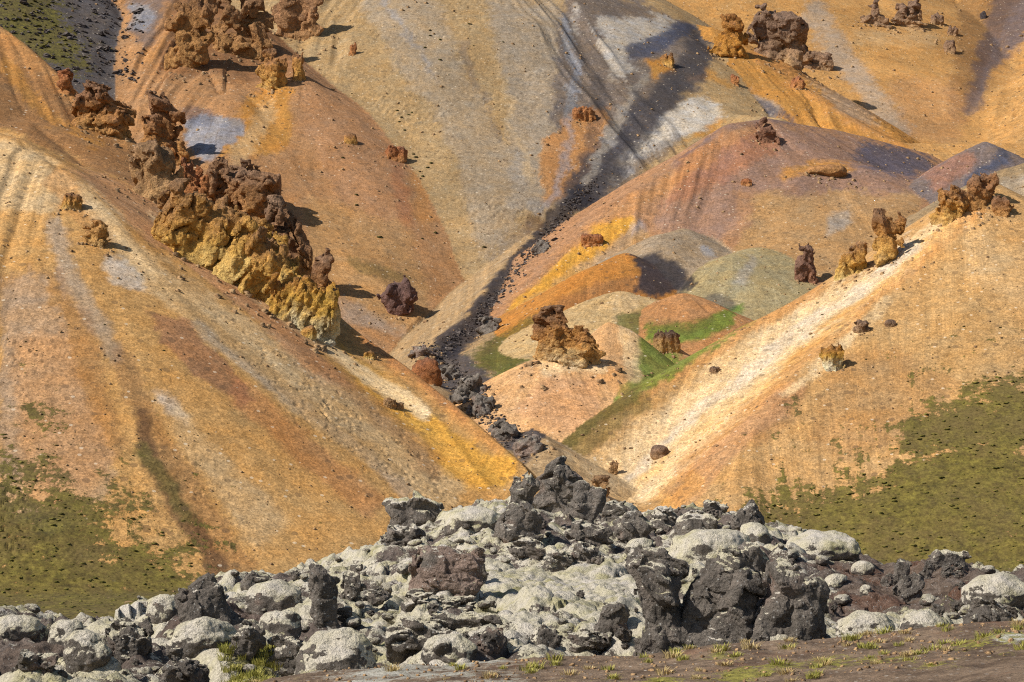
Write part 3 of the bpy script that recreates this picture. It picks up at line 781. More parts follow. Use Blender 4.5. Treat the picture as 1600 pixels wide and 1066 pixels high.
for n, (name, label, cat) in LAND.items():
    sel = fo == OWNERS.index(n)
    if not sel.any(): continue
    v, f, a, nn = subset(tf, sel, tv, tattr, tn)
    me = mesh_from(name, v, f, a, nn, SCREE)
    tag(link(name, me), label, cat, kind='structure')

# ---------------------------------------------------------------- the lava field in front
LC = [-320, 0, 90, 170, 250, 340, 450, 590, 700, 800, 900, 1000, 1100, 1190, 1270, 1340, 1390, 1430, 1480, 1530, 1600, 1920]
LROW = [985, 975, 980, 980, 955, 920, 898, 858, 808, 790, 795, 805, 806, 822, 843, 872, 890, 888, 876, 894, 908, 910]
LD = [66, 67, 68, 69, 71, 75, 81, 90, 100, 104, 104, 102, 100, 96, 92, 86, 80, 76, 76, 72, 66, 60]
BC = [-320, 300, 380, 600, 800, 1000, 1250, 1400, 1600, 1920]
BROW = [1125, 1085, 1068, 1042, 1032, 1023, 1004, 988, 972, 950]

def dome(x, y, jitter=0.0):
    f1, f2, cid = cell_noise(x, y)
    return np.clip(1 - (f1 / .76) ** 2, 0, 1) ** .85, f2 - f1, cid

def lava_ground(x, y):
    """height, moss cover, grass of the lava field"""
    px = CX + F * x / y
    dc = np.interp(px, LC, LD); zc = (H0 - np.interp(px, LC, LROW)) / F * dc
    near = -3.55
    t = (y - 28) / (dc - 28)
    z = np.where(t < 1, near + (zc - near) * t, zc - .42 * (y - dc))
    dip = np.exp(-((px - 1150) / 190) ** 2 - ((y - 43) / 7) ** 2)
    z = z - .35 * dip - .5 * np.exp(-((px - 800) / 200) ** 2 - ((y - 62) / 12) ** 2)
    gravel = np.exp(-(((px - 1420) / 120) ** 4) - (((y - 62) / 18) ** 4))      # bare rubbly slope
    gravel = np.maximum(gravel, .75 * np.exp(-((px - 80) / 130) ** 2 - ((y - 36) / 6) ** 2))
    carpet = np.exp(-((px - 830) / 170) ** 2 - ((y - 52) / 9) ** 2)            # thick even moss
    wx = x + .5 * fbm(x / 1.7, y / 1.7, oct=2); wy = y + .5 * fbm(x / 1.7 + 30, y / 1.7, oct=2)
    rough = 1 - .65 * carpet - .35 * gravel
    fr = fbm(x / 4.2, y / 6.0 + 3, oct=3)
    d1, e1, c1 = dome(wx / 1.9, wy / 2.6); d2, e2, c2 = dome(wx / .75, wy / .95); d3, e3, c3 = dome(wx / .30, wy / .34)
    z = z + rough * (.55 * fr + .62 * d1 * (.35 + .9 * c1) + .26 * d2 * (.3 + c2)) - .45 * rough
    z = z + .10 * d3 * (.4 + c3) * (1 - .5 * gravel) + .05 * fbm(x / .5, y / .5, oct=3) + .16 * ridged(x / .9, y / .9, oct=3) * (1 - carpet)
    patch = fbm(x / 2.6 + 20, y / 3.6 + 5, oct=4)
    moss = .25 + .42 * d2 + .36 * (d1 - .45) + .95 * patch + .75 * carpet - .75 * gravel - .22 * ridged(x / .55, y / .55, oct=2) * (1 - .8 * carpet) + .25 * (d3 - .5)
    grass = .9 * np.exp(-((px - 390) / 60) ** 2 - ((y - 31) / 3) ** 2) + .35 * np.clip(fbm(x / 2.2 + 70, y / 2.2, oct=3) - .12, 0, 1) * 1.6
    grass = grass + .32 * carpet * np.clip(fbm(x / 1.1, y / 1.4 + 60, oct=3), 0, 1) * 2
    return z, np.clip(moss, 0, 1), np.clip(grass, 0, 1), gravel

L_COLS = np.concatenate([np.arange(-800, -40, 9.0), np.arange(-40, 1640, 2.9), np.arange(1640, 2400, 9.0)])
_d = [26.5]
while _d[-1] < 122: _d.append(_d[-1] * 1.0043)
L_D = np.array(_d)
LX = (L_COLS[None] - CX) / F * L_D[:, None]; LY = np.repeat(L_D[:, None], len(L_COLS), 1)
LZ, LM, LG, LV = lava_ground(LX, LY)
LROWS = H0 - F * LZ / LY
lv = np.stack([LX, LY, LZ], -1).reshape(-1, 3); lf = grid_faces(*LX.shape); lnn = grid_normals(LX, LY, LZ)
tone = fbm(lv[:, 0] / 2.2, lv[:, 1] / 2.2, oct=4)[:, None]; red = sstep(.05, .4, fbm(lv[:, 0] / 3 + 9, lv[:, 1] / 3, oct=3))[:, None] * (.25 + .6 * LV.ravel()[:, None])
lst = lin((116, 102, 92)) * (1 + .5 * tone) * (1 - .55 * LV.ravel()[:, None]) + lin((122, 98, 76)) * .55 * LV.ravel()[:, None]
lst = lst * (1 - red) + lin((122, 82, 60)) * red
lat = dict(stain=np.clip(lst, .01, .8) / K, moss=LM.ravel(), plants=LG.ravel())
mossy = lat['moss'][lf].mean(1) > .5
for sel, name, kind, label in ((~mossy, 'lava_ground', 'structure', 'rough dark lava ground between the moss cushions'), (mossy, 'moss', 'stuff', 'thick pale grey-green moss cushions over the lava')):
    v, f, a, nn = subset(lf, sel, lv, lat, lnn)
    tag(link(name, mesh_from(name, v, f, a, nn, LAVA)), label, 'lava field' if kind == 'structure' else 'moss', kind=kind)
print('lava', time.time() - T0)

# ---------------------------------------------------------------- the grassy bank nearest the camera
def bank_ground(x, y):
    px = CX + F * x / y
    zc = (H0 - np.interp(px, BC, BROW)) / F * 24.5
    z = zc + np.where(y > 24.5, -.55 * (y - 24.5), .012 * (24.5 - y))
    z = z + .10 * fbm(x / 1.6, y / 1.6, oct=4) + .035 * ridged(x / .45, y / .45, oct=3) + .10 * np.exp(-((px - 1570) / 60) ** 2 - ((y - 21.6) / .8) ** 2)
    lich = .54 * np.exp(-((px - 640) / 260) ** 4) + .9 * np.exp(-((px - 1590) / 60) ** 2 - ((y - 21.5) / 1.0) ** 2) + .22 * fbm(x / .8, y / .8, oct=3)
    gr = .30 + .55 * fbm(x / .7 + 8, y / 1.1, oct=3) + .25 * np.exp(-((y - 21.2) / .8) ** 2) - .2 * np.exp(-((px - 700) / 250) ** 2)
    return z, np.clip(lich, 0, 1), np.clip(gr, 0, 1)
B_COLS = np.concatenate([np.arange(-1000, -40, 16.0), np.arange(-40, 1640, 5.0), np.arange(1640, 2600, 16.0)])
B_D = np.concatenate([np.arange(7, 19, .4), np.arange(19, 25.6, .06), np.arange(25.8, 31, .5)])
BX = (B_COLS[None] - CX) / F * B_D[:, None]; BY = np.repeat(B_D[:, None], len(B_COLS), 1)
BZ, BM, BG = bank_ground(BX, BY)
keep = np.ones(len(B_D), bool)
bv = np.stack([BX, BY, BZ], -1).reshape(-1, 3); bf = grid_faces(*BX.shape)
tag(link('bank', mesh_from('bank', bv, bf, dict(moss=BM.ravel(), plants=BG.ravel()), None, BANK)), 'brown earth bank with grass tufts, running across in front of the lava', 'bank', kind='structure')
# the plain the whole stands on
pv = np.array([[-900, -200, -16.5], [900, -200, -16.5], [900, 1500, -16.5], [-900, 1500, -16.5]], float)
tag(link('ground', mesh_from('ground', pv, np.array([[0, 1, 2, 3]]), dict(moss=np.zeros(4), plants=np.zeros(4)), None, BANK)), 'bare brown ground reaching beyond the hills', 'ground', kind='structure')
# ---------------------------------------------------------------- rocks: a solid of overlapping blocks, cracked and weathered, meshed once
def _rot(ax, ay, az):
    return np.array(mathutils.Euler((ax, ay, az)).to_matrix(), np.float32)

def smooth_normals(v, f):
    a, b, c, d = (v[f[:, i]] for i in range(4))
    fn = np.cross(c - a, d - b)
    n = np.zeros_like(v)
    for i in range(4): np.add.at(n, f[:, i], fn)
    return n / (np.linalg.norm(n, axis=1, keepdims=True) + 1e-9)

def rock_shape(seed, w, d, h, n=44, style='lava', tilt=0.0, chunks=None, knob=1.0):
    """vertices (box -w/2..w/2, -d/2..d/2, 0..h) and quads of one rock"""
    r = np.random.RandomState(seed)
    s = max(w, h, d)
    W, D_, H_ = w / s, d / s, h / s
    if chunks is None:
        chunks = []
        if style in ('lava', 'slab'):
            chunks.append(((0, 0, .42), (.40, .44, .46), tilt))
            for k in range(r.randint(3, 6)):
                chunks.append(((r.uniform(-.32, .32), r.uniform(-.3, .3), r.uniform(.15, .72)), (r.uniform(.14, .30), r.uniform(.18, .32), r.uniform(.16, .30)), tilt + r.uniform(-.5, .5)))
        elif style == 'dome':
            chunks.append(((0, 0, .35), (.46, .46, .60), 0))
            for k in range(r.randint(2, 5)):
                chunks.append(((r.uniform(-.3, .3), r.uniform(-.3, .3), r.uniform(.2, .6)), (r.uniform(.16, .30), r.uniform(.18, .30), r.uniform(.2, .34)), 0))
        else:
            chunks.append(((0, 0, .34), (.46, .42, .50), tilt))
            m = r.randint(4, 7)
            for k in range(m):
                chunks.append(((-.38 + .76 * (k + r.uniform(.2, .8)) / m, r.uniform(-.2, .2), r.uniform(.25, .6)), (r.uniform(.13, .24), r.uniform(.16, .28), r.uniform(.24, .38)), tilt + r.uniform(-.25, .25)))
    pad = .16
    lo = np.array([-W / 2 - pad, -D_ / 2 - pad, -pad]); hi = np.array([W / 2 + pad, D_ / 2 + pad, H_ + pad])
    step = 1.0 / n
    dims = np.ceil((hi - lo) / step).astype(int) + 1
    g = np.meshgrid(*[lo[i] + np.arange(dims[i]) * step for i in range(3)], indexing='ij')
    p = np.stack(g, -1).astype(np.float32).reshape(-1, 3)
    c0 = np.full(len(p), 9., np.float32)
    for (c, rad, t) in chunks:
        q = (p - (np.array(c) * (W, D_, H_)).astype(np.float32)) ; R0 = float(max(np.array(rad) * (W, D_, H_)))
        c0 = np.minimum(c0, np.sqrt((q * q).sum(1)) - R0 * 1.45)
    zone = np.nonzero(c0 < .12)[0]
    full = np.full(len(p), .5, np.float32)
    p = p[zone]
    wob = np.stack([fbm(p[:, 0] * 2.1 + 9 * seed, p[:, 1] * 2.1, p[:, 2] * 2.1 + k * 17, oct=2) for k in range(3)], -1) * (.05 if style != 'dome' else .07)
    pw = p + wob
    sd = np.full(len(p), 9., np.float32)
    for (c, rad, t) in chunks:
        c = np.array(c) * (W, D_, H_); rad = np.array(rad) * (W, D_, H_)
        q = (pw - c.astype(np.float32)) @ _rot(r.uniform(-.25, .25), t, r.uniform(-.5, .5)) / rad.astype(np.float32)
        e = 2.2 if style == 'dome' else 4.5
        l = (np.abs(q) ** e).sum(-1) ** (1 / e)
        sd = np.minimum(sd, (l - 1) * float(rad.min()))
    near = np.nonzero(np.abs(sd) < .17)[0]
    q = pw[near] + 3.7 * seed
    ct, sn = math.cos(tilt), math.sin(tilt)
    qa = np.stack([q[:, 0] * ct - q[:, 2] * sn, q[:, 1], q[:, 0] * sn + q[:, 2] * ct], -1)     # along the flow bands
    disp = 0
    if style == 'dome':
        f1, f2, ci = cell_noise(q[:, 0] * 4.5, q[:, 1] * 4.5, q[:, 2] * 4.5)
        disp = .05 * fbm(q[:, 0] * 2.5, q[:, 1] * 2.5, q[:, 2] * 2.5, oct=3) + .05 * (.6 - f1)
    elif style in ('lava', 'slab'):
        f1, f2, ci = cell_noise(qa[:, 0] * 2.6, qa[:, 1] * 2.6, qa[:, 2] * 4.2)
        disp = .15 * facets(qa[:, 0] * 2.3 + 5, qa[:, 1] * 2.3, qa[:, 2] * 3.0) + .045 * facets(qa[:, 0] * 5.5 + 2, qa[:, 1] * 5.5, qa[:, 2] * 8.0) - .025 * np.exp(-((f2 - f1) / .05) ** 2) + .035 * fbm(q[:, 0] * 2.4, q[:, 1] * 2.4, q[:, 2] * 2.4, oct=3)
        disp = disp + .024 * ridged(qa[:, 0] * 1.2, qa[:, 1] * 2.0, qa[:, 2] * 6.0, oct=2)
        if style == 'slab': disp = disp * .55
    else:
        f1, f2, ci = cell_noise(qa[:, 0] * 4.2, qa[:, 1] * 4.2, qa[:, 2] * 2.2)
        disp = knob * (.075 * facets(qa[:, 0] * 4.0, qa[:, 1] * 4.0, qa[:, 2] * 2.2) + .03 * facets(qa[:, 0] * 9.0, qa[:, 1] * 9.0, qa[:, 2] * 6) - .02 * np.exp(-((f2 - f1) / .06) ** 2)) + .035 * ridged(qa[:, 0] * 3.6, qa[:, 1] * 3.6, qa[:, 2] * 1.1, oct=2) + .05 * fbm(q[:, 0] * 2.2, q[:, 1] * 2.2, q[:, 2] * 2.2, oct=2)
    sd[near] -= disp
    sd[(p[:, 2] < -pad * .9)] = .1
    grid = vdb.FloatGrid()
    full[zone] = sd
    grid.copyFromArray(np.ascontiguousarray(full.reshape(dims), np.float32), tolerance=0)
    v, tr, qd = grid.convertToPolygons(0.0, 0.0)
    v = v.astype(np.float32) * step + lo.astype(np.float32)
    f = qd.astype(np.int32)
    v, f = largest_piece(v, f)
    nr = smooth_normals(v, f)
    if (nr * (v - v.mean(0))).sum() < 0:
        f = f[:, ::-1].copy(); nr = -nr
    q = v + 3.7 * seed
    if style == 'dome':
        f1, f2, ci = cell_noise(q[:, 0] * 11, q[:, 1] * 11, q[:, 2] * 11)
        v = v + nr * (.022 * (.6 - f1) + .012 * fbm(q[:, 0] * 12, q[:, 1] * 12, q[:, 2] * 12, oct=2))[:, None]
    else:
        qa = np.stack([q[:, 0] * ct - q[:, 2] * sn, q[:, 1], q[:, 0] * sn + q[:, 2] * ct], -1)
        v = v + nr * (.010 * facets(qa[:, 0] * 9 + 9, qa[:, 1] * 9, qa[:, 2] * 12) + .012 * ridged(qa[:, 0] * 5, qa[:, 1] * 6, qa[:, 2] * 10, oct=2))[:, None]
    # fit the box exactly
    zmin, zmax = v[:, 2].min(), v[:, 2].max()
    v[:, 2] = (v[:, 2] - zmin) / (zmax - zmin) * h
    for i, L_ in ((0, w), (1, d)):
        a, b = v[:, i].min(), v[:, i].max()
        v[:, i] = ((v[:, i] - a) / (b - a) - .5) * L_
    f = f[v[f][:, :, 2].max(1) > .07 * h]
    return v, f, smooth_normals(v, f)

def pieces(f, sel, least=.05, most=4):
    """the few largest connected patches of the chosen faces, each as a face mask"""
    ids = np.nonzero(sel)[0]
    if not len(ids): return []
    q = f[ids]; lab = np.arange(f.max() + 1)
    while True:
        m = lab[q].min(1); new = lab.copy()
        np.minimum.at(new, q.ravel(), np.repeat(m, 4)); new = new[new]
        if (new == lab).all(): break
        lab = new
    fl = lab[q[:, 0]]; u, c = np.unique(fl, return_counts=True); out = []
    for k in np.argsort(-c)[:most]:
        if c[k] >= least * len(f):
            msk = np.zeros(len(f), bool); msk[ids[fl == u[k]]] = True; out.append(msk)
    return out

def largest_piece(v, f):
    lab = np.arange(len(v))
    while True:
        m = lab[f].min(1); new = lab.copy()
        np.minimum.at(new, f.ravel(), np.repeat(m, 4)); new = new[new]
        if (new == lab).all(): break
        lab = new
    big = np.bincount(lab).argmax(); keep = lab == big
    idx = np.cumsum(keep) - 1
    return v[keep], idx[f[keep[f[:, 0]]]].astype(np.int32)

def spine(z0, z1, n=5, rx=.20, rz=.26, ry=.42, up=.10, seed=0, x0=-.38, x1=.38):
    """blocks of a crag that follows a falling crest, z0 at one end and z1 at the other (box units)"""
    r = np.random.RandomState(seed + 77); out = []
    for k in range(n):
        t = k / (n - 1)
        out.append(((x0 + (x1 - x0) * t, r.uniform(-.12, .12), z0 + (z1 - z0) * t), (rx * r.uniform(.8, 1.2), ry * r.uniform(.8, 1.1), rz * r.uniform(.85, 1.2)), r.uniform(.1, .8)))
        out.append(((x0 + (x1 - x0) * t + r.uniform(-.08, .08), r.uniform(-.2, .1), z0 + (z1 - z0) * t + up * r.uniform(.6, 1.6)), (rx * r.uniform(.4, .65), ry * r.uniform(.4, .7), rz * r.uniform(.5, .8)), r.uniform(-.3, .6)))
        out.append(((x0 + (x1 - x0) * t, .0, (z0 + (z1 - z0) * t) * .5), (rx * 1.05, ry, rz * 1.2), .3))
    return out

def hit(px, row, rows, cols, ds, dmin=0):
    """depth at which the sight line of a photo pixel first meets the ground; None when it passes over"""
    j = int(np.clip(np.searchsorted(cols, px), 0, len(cols) - 1))
    r = rows[:, j]; k0 = np.searchsorted(ds, dmin)
    k = np.nonzero(r[k0:] <= row)[0]
    if not len(k): return None
    k = k[0] + k0
    if k == k0: return ds[k]
    t = (r[k - 1] - row) / (r[k - 1] - r[k] + 1e-6)
    return ds[k - 1] + np.clip(t, 0, 1) * (ds[k] - ds[k - 1])

def ground_at(px, d, Z, cols, ds):
    j = np.clip(np.interp(px, cols, np.arange(len(cols))), 0, len(cols) - 1.01); k = np.clip(np.interp(d, ds, np.arange(len(ds))), 0, len(ds) - 1.01)
    a, b = int(j), int(k); u, v = j - a, k - b
    return float((Z[b, a] * (1 - u) + Z[b, a + 1] * u) * (1 - v) + (Z[b + 1, a] * (1 - u) + Z[b + 1, a + 1] * u) * v)

def seat(px, top, base, w, on='hill', dmin=0, depth=.8, D=None):
    """where a rock of w pixels between two rows stands: base point, width, depth, height in metres"""
    rows, cols, ds, Z = (GROW, T_COLS, T_D, GZ) if on == 'hill' else (LROWS, L_COLS, L_D, LZ)
    if D is None:
        D = hit(px, base, rows, cols, ds, dmin)
        if D is None:
            j = int(np.clip(np.searchsorted(cols, px), 0, len(cols) - 1)); k0 = np.searchsorted(ds, dmin)
            D = ds[k0 + int(rows[k0:, j].argmin())]
    wm = w / F * D; dm = wm * depth
    Dc = D + .30 * dm
    z_hit = (H0 - base) / F * D
    z0 = min(z_hit, ground_at(px, Dc, Z, cols, ds), ground_at(px, D, Z, cols, ds))
    for dx in (-.35, .35):
        z0 = min(z0, ground_at(px + dx * w, Dc, Z, cols, ds))
    ztop = (H0 - top) / F * (Dc)
    hv = max(ztop - z_hit, .25 * wm)
    zb = z0 - .22 * hv - .02 * wm
    return ((px - CX) / F * Dc, Dc, zb), wm, dm, ztop - zb

def lava_colours(v, nr, seed, w, h, moss, warm):
    s = max(w, h)
    n = fbm(v[:, 0] / s * 3 + seed, v[:, 1] / s * 3, v[:, 2] / s * 3, oct=4)
    c = lin((124, 114, 103)) * (1 + .6 * n)[:, None]
    k = sstep(.12, .45, fbm(v[:, 0] / s * 2 + seed + 30, v[:, 1] / s * 2, v[:, 2] / s * 2, oct=3) + warm - .15)[:, None]
    c = c * (1 - k) + lin((156, 132, 116)) * k
    up = nr[:, 2]
    m = .67 + .9 * (up - .62) + .55 * n + .5 * fbm(v[:, 0] / s * 6, v[:, 1] / s * 6 + seed, v[:, 2] / s * 6, oct=2) + (moss - .5) * 1.3 + .25 * (v[:, 2] / h - .6)
    return np.clip(c, .012, .5) / K, np.clip(m, 0, 1)

def lava_rock(name, label, cx, top, base, w, seed, style='lava', moss=.3, tilt=.35, n=44, depth=.8, warm=0.0, cat='rock', group=None, cap=True, D=None, on='lava', chunks=None):
    w = w * 1.1
    n = int(np.clip(.375 * max(w, base - top), 15, 64))
    loc, wm, dm, hm = seat(cx, top, base, w, on, 0, depth, D)
    v, f, nr = rock_shape(seed, wm, dm, hm, n, style, tilt, chunks)
    col, mo = lava_colours(v, nr, seed, wm, hm, moss, warm)
    at = dict(stain=col, moss=mo, plants=np.zeros(len(v)))
    mf = mo[f].mean(1) > .5
    sm = style == 'dome'
    caps = pieces(f, mf) if cap and mf.mean() < .93 else []
    rest = np.ones(len(f), bool)
    for c in caps: rest &= ~c
    a = subset(f, rest, v, at, nr)
    o = link(name, mesh_from(name, a[0], a[1], a[2], a[3] if sm else None, LAVA, sm), None, loc)
    for c in caps:
        b = subset(f, c, v, at, nr)
        link('moss_cap', mesh_from('moss_cap', b[0], b[1], b[2], b[3] if sm else None, LAVA, sm), o)
    return tag(o, label, cat, group)

def crag_colours(v, nr, seed, w, h, stops, spread=.35):
    s = max(w, h)
    n = fbm(v[:, 0] / s * 2.2 + seed, v[:, 1] / s * 2.2, v[:, 2] / s * 2.2, oct=4, gain=.6)
    n2 = fbm(v[:, 0] / s * 7 + seed, v[:, 1] / s * 7, v[:, 2] / s * 5, oct=3)
    t = v[:, 2] / h + spread * n + .5 * spread * n2 + .10 * (nr[:, 2] - .3)
    xs = [q[0] for q in stops]; cs = np.array([lin(q[1]) for q in stops])
    c = np.stack([np.interp(t, xs, cs[:, i]) for i in range(3)], -1)
    return np.clip(c * (1 + .35 * n2)[:, None], .015, .85) / K, t

GOLD = [(.0, (244, 228, 190)), (.20, (236, 200, 122)), (.45, (224, 172, 84)), (.70, (200, 146, 76)), (.90, (174, 128, 82)), (1.08, (154, 118, 86))]
BROWNY = [(.0, (212, 158, 90)), (.30, (200, 142, 80)), (.55, (180, 126, 76)), (.85, (154, 110, 76)), (1.1, (160, 124, 94))]
PURPLE = [(.0, (206, 154, 88)), (.30, (184, 132, 80)), (.60, (160, 116, 78)), (1.0, (156, 122, 94))]
OCHRE = [(.0, (232, 190, 122)), (.35, (220, 166, 84)), (.60, (202, 144, 76)), (.85, (170, 120, 76)), (1.05, (150, 112, 80))]
RUST = [(.0, (208, 156, 98)), (.4, (196, 130, 76)), (.8, (178, 112, 70)), (1.0, (156, 106, 76))]
DUSK = [(.0, (204, 162, 108)), (.30, (178, 140, 102)), (.60, (156, 122, 94)), (1.0, (140, 112, 92))]
TANR = [(.0, (216, 172, 114)), (.5, (192, 148, 98)), (1.0, (160, 124, 90))]
WHITE_GOLD = [(.0, (244, 234, 214)), (.34, (238, 214, 160)), (.58, (224, 174, 76)), (.85, (194, 134, 62)), (1.05, (144, 106, 72))]

def crag(name, label, cx, top, base, w, seed, stops, style='crag', tilt=.0, n=44, depth=.7, dmin=0, cat='crag', group=None, D=None, capped=None, chunks=None, knob=1.0):
    n = int(np.clip(.37 * max(w, base - top), 14, 58))
    loc, wm, dm, hm = seat(cx, top, base, w, 'hill', dmin, depth, D)
    v, f, nr = rock_shape(seed, wm, dm, hm, n, style, tilt, chunks, knob)
    col, t = crag_colours(v, nr, seed, wm, hm, stops)
    at = dict(stain=col)
    if capped:
        caps = pieces(f, (v[f].mean(1)[:, 2] / hm) > capped, .04, 3)
        rest = np.ones(len(f), bool)
        for c in caps: rest &= ~c
        if caps:
            a = subset(f, rest, v, at)
            o = link(name, mesh_from(name, *a[:3], None, CRAG, False), None, loc)
            for c in caps:
                b = subset(f, c, v, at)
                link('cap_rock', mesh_from('cap_rock', *b[:3], None, CRAG, False), o)
            return tag(o, label, cat, group)
    o = link(name, mesh_from(name, v, f, at, nr if style == 'dome' else None, CRAG, style == 'dome'), None, loc)
    return tag(o, label, cat, group)
